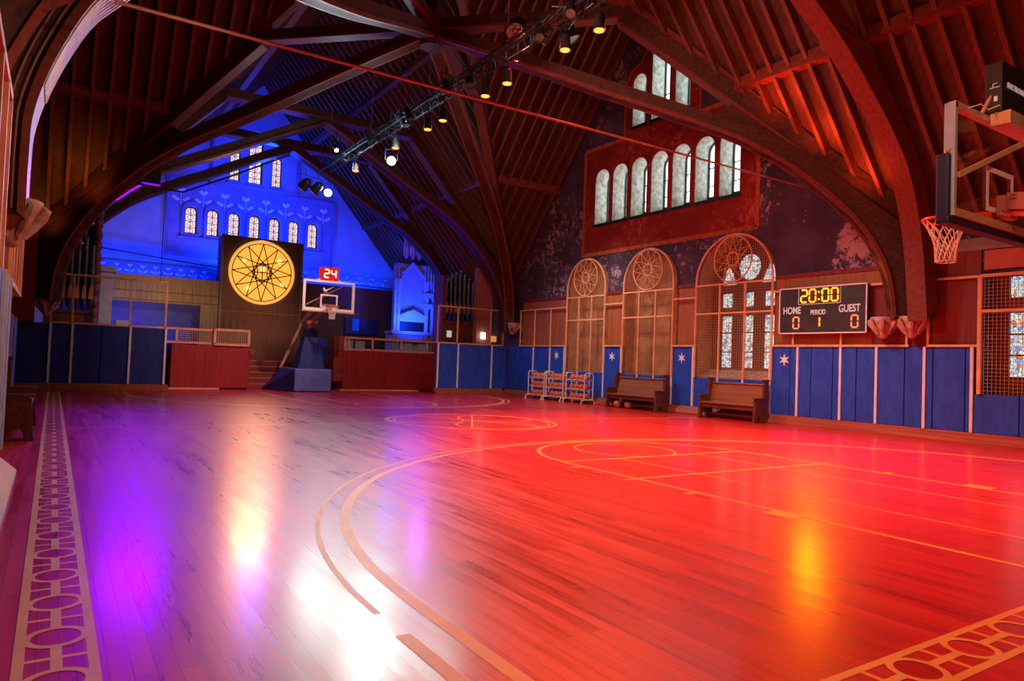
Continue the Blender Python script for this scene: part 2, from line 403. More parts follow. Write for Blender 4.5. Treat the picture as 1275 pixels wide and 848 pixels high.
# ------------------------------------------------------------------ outer shell
W7C = [19.31 - .74 / 2 - .933 * k - .06 for k in range(7)]
W3 = [(17.12, .62, 10.86), (16.14, .80, 11.60), (15.18, .62, 10.86)]
ARCH = [(19.45, 2.12, 4.09), (16.32, 2.24, 4.03), (12.97, 2.63, 3.86)]     # centre, width, springing
roofz = lambda d: ZR - MS * d
fR = lambda u, v, t: (t, u, v)
h7 = [arch(c, .74, 6.36, 7.94, 12) for c in W7C]
h3 = [arch(c, w, 9.42, zs, 12) for c, w, zs in W3]
ha = [arch(c, w, 1.1, zs, 20) for c, w, zs in ARCH]
hw4 = [(4.2, 1.05), (6.69, 1.05), (6.69, 3.56), (4.2, 3.56)]
outl = [(Y0, 0), (26.0, 0), (26.0, 4.6), (YC + 8.2, 4.7), (YC, ZR + .2), (YC - 8.2, 4.7), (Y0, 4.6)]
wr = MB().plate(outl, h7 + h3 + ha + [hw4], fR, 16.0, 16.7).build('wall_right', M_plaster); struct(wr)
# painted red field with orange edge, 1 cm proud of the plaster
def lobed():
    o = [(12.30, 5.31), (19.85, 5.31), (19.85, 9.13), (17.80, 9.13), (17.80, 10.75)]
    o += [(17.12 + .66 * math.cos(a), 10.85 + .66 * math.sin(a)) for a in [math.radians(x) for x in (20, 45, 70, 95)]]
    o += [(16.14 + .78 * math.cos(a), 11.55 + .78 * math.sin(a)) for a in [math.radians(x) for x in (25, 45, 70, 90, 110, 135, 155)]]
    o += [(15.18 + .66 * math.cos(a), 10.85 + .66 * math.sin(a)) for a in [math.radians(x) for x in (85, 110, 135, 160)]]
    o += [(14.45, 10.75), (14.45, 9.13), (12.30, 9.13)]
    return o
LB = lobed()
red = MB().plate(LB, h7 + h3, fR, 15.988, 16.0).build('trim_1', M_redpaint); struct(red)
bd = MB()
for i in range(len(LB)):
    a, c = LB[i], LB[(i + 1) % len(LB)]
    bd.beam((15.985, a[0], a[1]), (15.985, c[0], c[1]), .012, .13 if (a[1] < 9.2 and c[1] < 9.2) else .05, up=(0, -(c[1] - a[1]), (c[0] - a[0])))
bd.build('painted_border', M_orangepaint, red)
# boarded lower wall between the arches
segs = [(20.53, 23.55), (17.46, 18.37), (14.30, 15.18), (7.55, 11.62)]
b = MB()
for y0, y1 in segs: b.box(15.97, 16.0, y0, y1, 2.0, 3.82)
b.build('wainscot_panel', M_wainscot, wr)
b = MB().box(15.96, 16.0, 7.65, 9.0, 2.0, 3.5); b.box(15.96, 16.0, 6.72, 7.62, 2.0, 4.25); b.build('maroon_board', M_maroon, wr)
b = MB()
for y0, y1 in [(20.53, 23.6), (17.46, 18.37), (14.30, 15.18), (8.1, 11.62)]: b.box(15.93, 16.0, y0, y1, 3.80, 3.90)
b.build('cornice_moulding', M_maroon, wr)
b = MB().box(15.95, 16.0, -2, 6.66, 3.60, 4.0); b.build('salmon_board', M_pinkboard, wr)
b = MB().box(15.93, 16.0, -2, 7.7, 4.02, 4.28); b.build('grey_beam_end', M_duct, wr)
# other walls
wl = MB().plate([(Y0, 0), (26, 0), (26, 4.6), (YC + 8.2, 4.7), (YC, ZR + .2), (YC - 8.2, 4.7), (Y0, 4.6)], [], fR, -1.7, -1.0).build('wall_left', M_plaster); struct(wl)
wn = MB().box(-1.7, 16.7, Y0 - .5, Y0, 0, 13).build('wall_near', M_plaster); struct(wn)
fB = lambda u, v, t: (u, t, v)
b = MB(); b.box(-1.7, 3.0, 24.68, 24.95, 0, 2.0); b.build('wall_back', M_maroon); struct(bpy.data.objects['wall_back'])
b = MB(); b.box(12.68, 16.0, 24.68, 24.95, 0, 2.0); o = b.build('wall_back', M_maroon); struct(o)
o = MB().box(15.2, 16.7, 26.0, 26.3, 0, 5.4).build('wall_back', M_pinkboard); struct(o)
# chancel: side walls, far gable wall
o = MB().box(-1.7, -1.0, 26.0, 35.0, 0, 5.0).build('wall_chancel_left', M_bluewall); struct(o)
o = MB().box(16.0, 16.7, 26.0, 35.0, 0, 5.0).build('wall_chancel_right', M_boarddark); struct(o)
FW7 = [7.70 + (k - 3) * .925 for k in range(7)]
FW3 = [(6.70, .46, 9.35, 10.62), (7.62, .66, 9.35, 11.55), (8.62, .46, 9.35, 10.62)]
f7 = [arch(c, .52, 6.62, 7.62, 10) for c in FW7]; f3 = [arch(c, w, z0, z1, 10) for c, w, z0, z1 in FW3]
wf = MB().plate([(-1.7, 0), (16.7, 0), (16.7, 3.6), (XC, ZR + .3), (-1.7, 3.6)], f7 + f3, fB, 34.3, 34.9).build('wall_far', M_bluewall); struct(wf)
b = MB().plate([(3.95, 5.55), (11.45, 5.55), (11.45, 9.15), (3.95, 8.9)], [arch(c, .72, 6.45, 7.62, 10) for c in FW7], fB, 34.24, 34.3); b.build('raised_panel', M_panelw, wf)
b = MB()
for c in FW7:
    o_, i_ = arch(c, .80, 6.45, 7.66, 12), arch(c, .54, 6.60, 7.63, 12); b.plate(o_, [i_], fB, 34.16, 34.24)
for x0, x1 in [(4.4, 8.0), (8.0, 11.0)]: b.box(x0, x1, 34.1, 34.3, 6.36, 6.46)
b.box(3.9, 11.5, 34.16, 34.3, 8.93, 9.03)
for c, w, z0, z1 in FW3: b.box(c - w / 2 - .1, c + w / 2 + .1, 34.12, 34.3, z0 - .14, z0 - .04)
for x in (3.93, 11.47): b.box(x - .04, x + .04, 34.16, 34.3, 5.5, 9.0)
for x in (5.7, 9.6): b.box(x - .05, x + .05, 34.16, 34.3, 9.0, 11.6)
b.build('window_surround', M_panelw, wf)
# stencilled lilies
b = MB()
def lily(x, z, s):
    pts = [(0, 1.0), (.22, 1.25), (.5, 1.05), (.3, .8), (0, .62), (-.3, .8), (-.5, 1.05), (-.22, 1.25)]
    b.plate([(x + a * s, z + c * s) for a, c in pts], [], fB, 34.222, 34.24)
    b.plate([(x - .04 * s, z - .6 * s), (x + .04 * s, z - .6 * s), (x + .03 * s, z + .7 * s), (x - .03 * s, z + .7 * s)], [], fB, 34.222, 34.24)
    for q in (-1, 1):
        b.plate([(x + q * .12 * s, z - .1 * s), (x + q * .75 * s, z + .3 * s), (x + q * .95 * s, z + .05 * s), (x + q * .6 * s, z - .2 * s), (x + q * .35 * s, z - .35 * s)], [], fB, 34.222, 34.24)
for k in range(8): lily(FW7[0] - .46 + k * .925, 8.15, .40)
for k in range(14): lily(1.3 + .5 * k - .2, 4.72, .22) if k < 10 else None
for k in range(7): lily(10.2 + .7 * k, 5.15, .24)
b.build('stencilled_lily', M_stencil, wf)
b = MB().plate([(.2, 4.45), (6.2, 4.45), (6.2, 5.1), (.2, 5.1)], [], fB, 34.24, 34.3); b.build('painted_frieze', M_panelw, wf)

# windows of the right gable
for i, c in enumerate(W7C + [w[0] for w in W3]):
    w, z0, zs = (.74, 6.36, 7.94) if i < 7 else (W3[i - 7][1], 9.42, W3[i - 7][2])
    n = 12; A = arch(c, w, z0, zs, n)
    b = MB(); inner = arch(c, w - .03, z0 + .015, zs, n)
    b.plate(A, [inner], fR, 15.985, 16.62)
    b.add([(15.99, c - w / 2, z0 + .01), (15.99, c + w / 2, z0 + .01), (16.58, c + w / 2, z0 + .20), (16.58, c - w / 2, z0 + .20)], [(0, 1, 2, 3)])
    wo = b.build('window_%d' % (i + 1), M_reveal); struct(wo)
    b = MB().box(15.95, 16.02, c - w / 2 - .05, c + w / 2 + .05, z0 - .09, z0 + .01); b.build('sill', M_black, wo)
    b = MB().plate(arch(c, w - .02, z0, zs, n), [], fR, 16.60, 16.62); b.build('pane', M_daylight if i < 7 else M_daylight2, wo)
    b = MB(); b.plate(arch(c, w - .02, z0, zs, n), [arch(c, w - .12, z0 + .25, zs, n)], fR, 16.54, 16.60)
    for zz in ([6.95, 7.5] if i < 7 else [9.9, 10.4]): b.box(16.55, 16.6, c - w / 2, c + w / 2, zz - .012, zz + .012)
    b.build('sash', M_black, wo)
# stained windows of the far gable
for i, (c, w, z0, zs) in enumerate([(c, .52, 6.62, 7.62) for c in FW7] + FW3):
    b = MB().plate(arch(c, w, z0, zs, 10), [], fB, 34.5, 34.55); o = b.build('window_%d' % (i + 11), M_stainedfar); struct(o)
    b = MB().plate(arch(c, w, z0, zs, 10), [arch(c, w * .8, z0 + .06, zs, 10)], fB, 34.44, 34.5)
    k = int((zs - z0) / .3) + 1
    for j in range(1, k + 1): b.box(c - w / 2, c + w / 2, 34.46, 34.5, z0 + j * .3 - .012, z0 + j * .3 + .012)
    b.box(c - .012, c + .012, 34.46, 34.5, z0, zs + w / 2)
    for j in range(k):
        b.tube([(c + .13 * math.cos(t), 34.48, z0 + .16 + j * .3 + .10 * math.sin(t)) for t in [2 * PI * q / 10 for q in range(10)]], .012, 4, closed=True)
    b.build('leading', M_black, o)
# arched openings with their boards / stained window
for i, (c, w, zs) in enumerate(ARCH):
    A = arch(c, w, 1.1, zs, 20)
    if i < 2:
        o = MB().plate(A, [], fR, 16.30, 16.36).build('window_%d' % (21 + i), M_blind); struct(o)
        b = MB().plate(A, [arch(c, w - .04, 1.12, zs, 20)], fR, 15.99, 16.3); b.build('reveal', M_tan, o)
    else:
        holes = []
        for yc in (13.72, 12.97, 12.24):
            holes.append([(yc - .20, 3.18), (yc + .20, 3.18), (yc + .20, 3.60), (yc - .20, 3.60)])
            holes.append([(yc - .20, 1.43), (yc + .20, 1.43), (yc + .20, 2.93), (yc - .20, 2.93)])
        holes.append(circ(12.97, 4.33, .40)); 
        holes.append([(13.95, 3.85), (13.38, 3.85), (13.5, 4.15), (13.66, 4.42), (13.82, 4.3)])
        holes.append([(12.0, 3.85), (12.57, 3.85), (12.45, 4.15), (12.3, 4.42), (12.13, 4.3)])
        o = MB().plate(A, holes, fR, 16.55, 16.64).build('window_23', M_mull); struct(o)
        b = MB().plate(A, [arch(c, w - .04, 1.12, zs, 20)], fR, 15.99, 16.55); b.build('reveal', M_tan, o)
        b = MB().plate(A, [], fR, 16.64, 16.66); b.build('stained_pane', M_stained, o)
        b = MB()
        for yc in (13.72, 12.97, 12.24):
            for zz in (1.88, 2.44): b.box(16.56, 16.64, yc - .2, yc + .2, zz - .015, zz + .015)
        b.tube([(16.6, 12.97 + .40 * math.cos(t), 4.33 + .40 * math.sin(t)) for t in [2 * PI * q / 24 for q in range(24)]], .03, 6, closed=True)
        b.build('glazing_bar', M_black, o)
        b = MB().add([(16.0, 11.66, 1.11), (16.0, 14.28, 1.11), (16.55, 14.28, 1.36), (16.55, 11.66, 1.36)], [(0, 1, 2, 3)]); b.build('sill', M_stone, o)
o = MB().plate([(4.2, 1.05), (6.69, 1.05), (6.69, 3.56), (4.2, 3.56)], [[(c - .28, z0), (c + .28, z0), (c + .28, z1), (c - .28, z1)] for c in (4.75, 6.14) for z0, z1 in ((1.42, 2.74), (3.06, 3.5))] , fR, 16.5, 16.6).build('window_24', M_maroon); struct(o)
b = MB().plate([(4.2, 1.05), (6.69, 1.05), (6.69, 3.56), (4.2, 3.56)], [], fR, 16.6, 16.62); b.build('stained_pane', M_stained, o)
b = MB()
for c in (4.75, 6.14):
    for zz in (1.86, 2.3): b.box(16.52, 16.6, c - .28, c + .28, zz - .015, zz + .015)
b.build('glazing_bar', M_black, o)

# ------------------------------------------------------------------ roof
DE = 8.2
def slope(tri_pts, horiz, sign):
    """tri_pts: (along, d) outline; horiz 'x' when the ridge runs along X"""
    pass
def roofplane(name, pts3, m):
    P = [Vector(p) for p in pts3]; nn = (P[1] - P[0]).cross(P[2] - P[0]).normalized()
    if nn.z < 0: nn = -nn
    k = len(P); b = MB(); b.v = P + [p + nn * .08 for p in P]
    b.f = [tuple(range(k)), tuple(reversed(range(k, 2 * k)))] + [(i, (i + 1) % k, (i + 1) % k + k, i + k) for i in range(k)]
    o = b.build(name, m); struct(o); return o
def rafters(parent, kind, sgn, a0, a1, start, step=.43):
    """kind 'nave': rafter in a plane of constant Y, falling away along sgn*X; 'cross': the other way round"""
    a = start
    while a <= a1:
        if a >= a0:
            c = YC if kind == 'nave' else XC
            off = abs(a - c)
            # valley limit inside the crossing
            dmin = off if False else 0
            if kind == 'nave':
                lo, hi = 0.06, DE
                if abs(a - YC) < DE: hi = abs(a - YC)
            else:
                lo, hi = 0.06, DE
                if abs(a - XC) < DE: hi = abs(a - XC)
            if hi - lo > .5:
                # inside the crossing the slope of this ridge is seen only up to the valley line
                p = (XC + sgn * lo, a, roofz(lo)) if kind == 'nave' else (a, YC + sgn * lo, roofz(lo))
                q = (XC + sgn * hi, a, roofz(hi)) if kind == 'nave' else (a, YC + sgn * hi, roofz(hi))
                nrm = Vector((sgn * MS, 0, 1)) if kind == 'nave' else Vector((0, sgn * MS, 1)); nrm.normalize()
                p = Vector(p) - nrm * .12; q = Vector(q) - nrm * .12
                MB().beam(p, q, .085, .21, up=nrm).build('rafter', M_rafter, parent)
        a += step
for s in (1, -1):
    xe = XC + s * DE; ze = roofz(DE)
    # nave slope (camera side), up to the valley
    o = roofplane('ceiling', [(XC, Y0, ZR), (XC, YC, ZR), (xe, YC - DE, ze), (xe, Y0, ze)], M_roofx)
    rafters(o, 'nave', s, (0 if s > 0 else 7.5), YC - .6, .25)
    o = roofplane('ceiling', [(XC, YC, ZR), (XC, 35, ZR), (xe, 35, ze), (xe, YC + DE, ze)], M_roofx)
    rafters(o, 'nave', s, YC + .6, 34.2, YC + .75)
    # transept slopes
    ye = YC + DE; yn = YC - DE; xg = 16.3 if s > 0 else -1.3
    m2 = M_roofy = MATS.get('slanted_boarding_b') or boards_material('slanted_boarding_b', (.095, .032, .020), (.045, .015, .011), plane='y')
    o = roofplane('ceiling', [(XC, YC, ZR), (xg, YC, ZR), (xg, ye, ze), (xe, ye, ze)], m2)
    if s > 0: rafters(o, 'cross', 1, XC + .6, 16.0, XC + .7)
    else: rafters(o, 'cross', 1, -1.0, XC - .6, -.75)
    o = roofplane('ceiling', [(XC, YC, ZR), (xg, YC, ZR), (xg, yn, ze), (xe, yn, ze)], m2)
    if s > 0: rafters(o, 'cross', -1, XC + .6, 16.0, XC + .7)
    # level boarding at the eaves
    for y0, y1 in ((Y0, YC - DE), (YC + DE, 35)):
        o = MB().box(min(xe, XC + s * 9), max(xe, XC + s * 9), y0, y1, ze, ze + .08).build('ceiling', M_roofx); struct(o)
    # purlins
    o = MB().beam((XC + s * 5.35, -2 if s > 0 else 7.9, 8.0), (XC + s * 5.35, YC - 5.35, 8.0), .28, .26).build('ceiling_beam', M_mould); 
    tag(o, 'long roof purlin on the %s slope of the nearer roof' % ('right' if s > 0 else 'left'), 'beam')
    for sy, nm in ((1, 'far'), (-1, 'near')):
        o = MB().beam((XC + s * 5.35, YC + sy * 5.35, 8.0), (16.0 if s > 0 else -1.0, YC + sy * 5.35, 8.0), .26, .28).build('ceiling_beam', M_mould)
        tag(o, 'short roof purlin on the %s slope over the %s gable bay' % (nm, 'right' if s > 0 else 'left'), 'beam')
    o = MB().beam((XC + s * 5.35, YC + 5.35, 8.0), (XC + s * 5.35, 34.2, 8.0), .26, .26).build('ceiling_beam', M_mould)
    tag(o, 'roof purlin on the %s slope of the blue-lit far end' % ('right' if s > 0 else 'left'), 'beam')
    for dd in (2.2,):
        o = MB().beam((XC + s * dd, YC + dd, roofz(dd) - .35), (XC + s * dd, 34.2, roofz(dd) - .35), .2, .24).build('ceiling_beam', M_mould)
        tag(o, 'upper roof purlin high on the %s side of the far end' % ('right' if s > 0 else 'left'), 'beam')
# ------------------------------------------------------------------ trusses
LOWB = [(0, 9.58), (1.6, 8.75), (3.0, 7.98), (4.2, 7.36), (5.15, 6.84), (5.9, 6.28), (6.5, 5.68), (7.0, 5.05), (7.4, 4.35), (7.66, 3.54), (7.76, 2.6)]
def smooth(pts, k=4):
    P = [Vector((a, c)) for a, c in pts]; P = [P[0] * 2 - P[1]] + P + [P[-1] * 2 - P[-2]]; out = []
    for i in range(1, len(P) - 2):
        for j in range(k):
            t = j / k; a, b_, c, d_ = P[i - 1], P[i], P[i + 1], P[i + 2]
            v = .5 * ((2 * b_) + (c - a) * t + (2 * a - 5 * b_ + 4 * c - d_) * t * t + (3 * b_ - a - 3 * c + d_) * t ** 3); out.append((v.x, v.y))
    out.append((P[-2].x, P[-2].y)); return out
LOWB = smooth(LOWB)
def truss_half(root, P, th, mould=True, slim=False, LOWB=LOWB, webbed=True):
    """P(d, z, t) maps distance from the middle, height and sideways offset to a point"""
    F = lambda u, v, t: P(u, v, t)
    if slim:
        n = len(LOWB); top = []
        for i, (d_, z_) in enumerate(LOWB):
            a = LOWB[max(0, i - 1)]; c = LOWB[min(n - 1, i + 1)]; v = Vector((c[0] - a[0], c[1] - a[1])).normalized()
            top.append((d_ - v.y * .36, z_ + v.x * .36))
        MB().plate(LOWB + top[::-1], [], F, -th / 2, th / 2).build('arched_rib', M_timber, root)
        MB().plate([(d_ - .07, z_ - .06) for d_, z_ in LOWB] + LOWB[::-1], [], F, -th * .58, th * .58).build('lower_moulding', M_mould, root)
        MB().plate(top + [(d_ + .05, z_ + .06) for d_, z_ in top[::-1]], [], F, -th * .58, th * .58).build('upper_moulding', M_mould, root)
        return
    low = LOWB + [(max(8.2, LOWB[-1][0] + .1), 2.6), (max(8.2, LOWB[-1][0] + .1), 5.1), (6.9, 5.98), (5.9, 6.82), (4.2, 7.74), (3.0, 8.36), (1.6, 9.12), (0, 9.96)]
    MB().plate(low, [], F, -th / 2, th / 2).build('arched_rib', M_timber, root)
    up = [(3.35, 9.72), (3.5, 10.06), (8.3, 4.8), (8.3, 4.35)]
    MB().plate(up, [], F, -th * .42, th * .42).build('upper_chord', M_timber, root)
    web = [(4.9, 7.25), (5.5, 7.75), (8.2, 4.9), (8.2, 3.0), (6.9, 5.5)]
    if webbed: MB().plate(web, [], F, -th * .2, th * .2).build('web_panel', M_timber, root)
    b = MB()
    inner = LOWB; outer = [(d + .05, z + .07) for d, z in LOWB]
    b.plate(inner + outer[::-1], [], F, -th * .66, th * .66)
    b.build('lower_moulding', M_mould, root)
    b = MB(); b.plate([(3.35, 9.64), (3.35, 9.72), (8.3, 4.34), (8.3, 4.26)], [], F, -th * .5, th * .5)
    b.plate([(0, 9.72), (0, 9.98), (3.45, 9.98), (3.45, 9.78)], [], F, -th * .3, th * .3) if False else None
    b.build('upper_moulding', M_mould, root)
def collar(root, P, th):
    F = lambda u, v, t: P(u, v, t)
    MB().plate([(-3.5, 9.80), (3.5, 9.80), (3.42, 10.06), (-3.42, 10.06)], [], F, -th * .45, th * .45).build('collar_beam', M_timber, root)
    MB().plate([(-3.4, 9.74), (3.4, 9.74), (3.4, 9.80), (-3.4, 9.80)], [], F, -th * .55, th * .55).build('collar_moulding', M_mould, root)
def valley(root, sx, sy):
    MB().beam((XC + sx * .2, YC + sy * .2, roofz(.2) - .25), (XC + sx * DE, YC + sy * DE, roofz(DE) - .25), .24, .36).build('valley_rafter', M_mould, root)
def king(root, c):
    MB().lathe([(.30, 0), (.34, .12), (.34, .9), (.22, 1.1), (.20, 2.4)], (c[0], c[1], 9.35), 8).build('center_boss', M_timber, root)
s2 = .7071
def Pd(sx, sy): return lambda d, z, t: (XC + sx * d + t * s2 * sy, YC + sy * d - t * s2 * sx, z)
LOWB0 = LOWB
tr = thing('roof_truss', 'diagonal roof truss from the near right pier to the far left pier', 'truss', (XC, YC, 0))
truss_half(tr, Pd(1, -1), .30); truss_half(tr, Pd(-1, 1), .30); valley(tr, 1, -1); valley(tr, -1, 1); collar(tr, Pd(1, -1), .30); king(tr, (XC, YC))
LOWN = smooth([(0, 9.58), (1.6, 8.75), (3.0, 7.98), (4.2, 7.4), (5.2, 6.98), (6.2, 6.5), (7.0, 6.0), (7.7, 5.2), (8.0, 4.66), (8.25, 4.0), (8.38, 3.46), (8.4, 2.6)])
tr = thing('roof_truss', 'diagonal roof truss from the far right pier to the near left pier', 'truss', (XC, YC, 0))
truss_half(tr, Pd(1, 1), .30); truss_half(tr, Pd(-1, -1), .30, LOWB=LOWN, webbed=False); valley(tr, 1, 1); valley(tr, -1, -1); collar(tr, Pd(1, 1), .30)
def Pt(s, y): return lambda d, z, t: (XC + s * d - ((.75 if s < 0 else 0) if y < 10 else 0) * min(1, d / 7), y + t, z)
LOWT = smooth([(0, 9.9), (1.6, 9.1), (3.38, 8.21), (4.42, 7.66), (5.25, 7.08), (6.15, 6.38), (6.9, 5.56), (7.42, 4.26), (7.68, 2.6)])
LOWL = smooth([(0, 9.9), (2.0, 9.0), (4.0, 7.9), (5.4, 6.95), (6.5, 6.1), (7.0, 5.62), (7.40, 5.18), (7.665, 4.84), (7.93, 4.23), (8.08, 3.68), (8.106, 3.25), (8.106, 2.6)])
def Pt2(s, y): return lambda d, z, t: (XC + s * d, (y if s > 0 else 8.55) + t, z)
for y, th, lab in ((7.68, .34, 'nearest transverse roof arch, overhead at top left and top right'), (24.5, .42, 'transverse roof arch above the far basketball hoop'), (28.7, .4, 'blue-lit roof arch deepest inside the far end')):
    tr = thing('roof_truss', lab, 'truss', (XC, y, 0))
    for s in (1, -1):
        if y < 10: truss_half(tr, Pt2(s, y), th if s > 0 else .62, slim=True, LOWB=LOWT if s > 0 else LOWL)
        else: truss_half(tr, Pt(s, y), th)
    if y > 10: collar(tr, Pt(1, y), th)
    if y < 10:
        for s_, LW in ((-1, LOWL), (1, LOWT)):
            for k in range(5):
                MB().tube([Pt2(s_, y)(d + .05 + .068 * k, z + .03 + .04 * k, (-.31 if s_ < 0 else -th / 2) - .01) for d, z in LW if d > 2], .016, 6).build('face_bead', M_mould, tr)
        for k in range(7):
            MB().tube([Pt2(-1, y)(d - .075, z - .065, -.28 + .56 * k / 6) for d, z in LOWL if d > 5 and z > 3.9], .014, 6).build('soffit_bead', M_silver, tr)
        MB().plate([(d - .068, z - .06) for d, z in LOWL if d > 5 and z > 3.9] + [(d - .06, z - .05) for d, z in LOWL if d > 5 and z > 3.9][::-1], [], Pt2(-1, y), -.31, .31).build('soffit_lining', M_black, tr)
# corbels under the arch feet
def corbel(x, y, z, dx, dy, lab):
    t = thing('stone_corbel', lab, 'corbel', (x, y, z))
    a = Vector((dx, dy, 0)).normalized()
    b = MB(); b.lathe([(.05, -.42), (.10, -.38), (.13, -.25), (.22, -.10), (.27, 0), (.27, .06)], (x, y, z), 10); b.build('capital', M_stone, t, True)
    b = MB()
    for k in range(7):
        g = 2 * PI * k / 7; b.tube([(x + r * math.cos(g), y + r * math.sin(g), z + h) for r, h in ((.12, -.32), (.2, -.2), (.27, -.1), (.3, -.02), (.26, .02))], [.03, .045, .05, .045, .02], 6)
    b.build('carved_leaf', M_stone, t, True)
corbel(15.68, 7.95, 2.6, -1, 0, 'carved stone corbel below the near right arch, right one of the pair')
corbel(15.62, 8.55, 2.6, -1, 0, 'carved stone corbel below the near right arch, left one of the pair')
corbel(-.22, 24.2, 2.62, 1, 0, 'carved stone corbel at the far left pier above the navy wall pads')
corbel(-.42, 8.6, 2.72, 1, 0, 'orange-lit carved corbel high on the near left pier')
corbel(15.7, 23.9, 2.9, -1, 0, 'carved stone corbel at the dark far right pier')
b = MB().box(-.95, -.45, 8.35, 8.95, 2.72, 2.9); b.box(-1.0, -.5, 23.9, 24.55, 2.0, 4.6); 
o = b.build('wall_left', M_maroon); struct(o)
for (x, y, z0) in ((-.62, 24.2, 2.0),):
    pass

# ------------------------------------------------------------------ wall pads
def six_star(b, y, z, r, x, ax='x'):
    pts = []
    for k in range(12):
        a = PI / 2 + k * PI / 6; rr = r if k % 2 == 0 else r * .36
        pts.append((y + rr * math.cos(a), z + rr * math.sin(a)))
    b.plate(pts, [], (lambda u, v, t: (t, u, v)) if ax == 'x' else (lambda u, v, t: (u, t, v)), x - .012, x)
XF = 15.88
def pad_right(y0, y1, z1, lab, seams, strips, star=None, m=None):
    t = thing('wall_pad', lab, 'wall pad', (15.95, (y0 + y1) / 2, .237), 'blue pads along the right wall')
    ed = [y0] + sorted(seams) + [y1]
    for i in range(len(ed) - 1):
        MB().box(XF, 15.985, ed[i] + .008, ed[i + 1] - .008, .237, z1, bev=.018).build('pad', m or M_matblue, t)
    for q in strips: MB().box(XF - .03, XF + .02, q - .028, q + .028, .237, z1 + .01).build('divider_strip', M_strip, t)
    if star: b = MB(); six_star(b, star, 1.665, .165, XF - .002); b.build('star_emblem', M_star, t)
pad_right(22.60, 24.55, 2.0, 'dark blue wall pad in the far right corner', [], [22.6])
pad_right(21.50, 22.60, 2.0, 'narrow blue wall pad behind the leftmost ball rack', [], [21.5])
pad_right(20.56, 21.50, 2.0, 'blue wall pad with white star behind the ball racks', [], [20.6], 21.08)
pad_right(18.40, 20.56, 1.10, 'low blue wall pad under the leftmost arched window', [19.85, 19.1], [19.8, 19.1])
pad_right(17.46, 18.40, 2.0, 'tall blue wall pad with white star between the two blind arches', [], [18.37, 17.49], 17.95)
pad_right(15.22, 17.46, 1.10, 'low blue wall pad under the middle blind arch', [16.7, 15.96], [16.7, 15.96])
pad_right(14.32, 15.22, 2.0, 'tall blue wall pad with white star behind the first pew end', [], [15.2, 14.35], 14.8)
pad_right(11.68, 14.32, 1.10, 'low blue wall pad under the stained glass arch', [13.4, 12.55], [13.42, 12.55])
pad_right(10.87, 11.68, 2.0, 'tall blue wall pad with white star left of the scoreboard', [11.1], [11.68, 10.87], 11.26)
pad_right(9.71, 10.87, 2.0, 'tall plain blue wall pad below the left half of the scoreboard', [10.5, 9.92], [9.71])
pad_right(8.83, 9.71, 2.0, 'tall plain blue wall pad below the right half of the scoreboard', [9.32], [8.83])
pad_right(7.77, 8.83, 2.0, 'tall plain blue wall pad below the two stone corbels', [8.2], [7.77])
pad_right(6.80, 7.77, 2.0, 'tall plain blue wall pad beside the meshed window at far right', [7.6, 6.96], [6.83])
pad_right(2.5, 6.80, 1.03, 'low greyish blue wall pad at the right edge below the meshed window', [5.98, 4.9], [])
YF = 24.62
def pad_back(x0, x1, z1, lab, seams, strips, m):
    t = thing('wall_pad', lab, 'wall pad', ((x0 + x1) / 2, 24.68, .237), 'blue pads across the back')
    ed = [x0] + seams + [x1]
    for i in range(len(ed) - 1): MB().box(ed[i] + .008, ed[i + 1] - .008, YF - .06, 24.67, .237, z1, bev=.018).build('pad', m, t)
    for q in strips: MB().box(q - .03, q + .03, YF - .10, YF - .05, .237, z1 + .01).build('divider_strip', M_strip, t)
pad_back(-.99, -.09, 2.0, 'navy wall pad at the left end of the back row behind the pew', [], [-.09], M_matnavy)
pad_back(-.09, .46, 2.0, 'narrow navy wall pad below the organ pipes at left', [], [.46], M_matnavy)
pad_back(.46, 1.98, 2.0, 'wide navy wall pad in the middle of the left back row', [1.2], [1.98], M_matnavy)
pad_back(1.98, 3.0, 2.0, 'navy wall pad beside the left red box', [], [2.97], M_matnavy)
pad_back(12.62, 13.56, 2.0, 'dark blue wall pad beside the right red box', [], [12.66, 13.56], M_matblue)
pad_back(13.56, 15.14, 2.0, 'wide dark blue wall pad on the right part of the back row', [], [15.14], M_matblue)
pad_back(15.14, 15.86, 2.0, 'narrow dark blue wall pad meeting the right wall corner', [], [], M_matblue)
# sloping skirting under the pads
def skirt(pts, name):
    b = MB(); (x0, y0, nx, ny, x1, y1) = pts
    sec = [(0, 0), (.30, 0), (.30, .045), (.10, .237), (0, .237)]
    n = len(sec); V = []
    for (x, y) in ((x0, y0), (x1, y1)): V += [(x + nx * a, y + ny * a, z) for a, z in sec]
    b.add(V, [tuple(range(n)), tuple(reversed(range(n, 2 * n)))] + [(i, (i + 1) % n, (i + 1) % n + n, i + n) for i in range(n)])
    o = b.build(name, M_base); struct(o); return o
skirt((15.99, -4, -1, 0, 15.99, 24.6), 'baseboard_right')
skirt((-.99, 24.67, 0, -1, 3.1, 24.67), 'baseboard_back'); skirt((12.55, 24.67, 0, -1, 15.7, 24.67), 'baseboard_back')
skirt((-.55, 2.0, 1, 0, -.55, 8.75), 'baseboard_left')
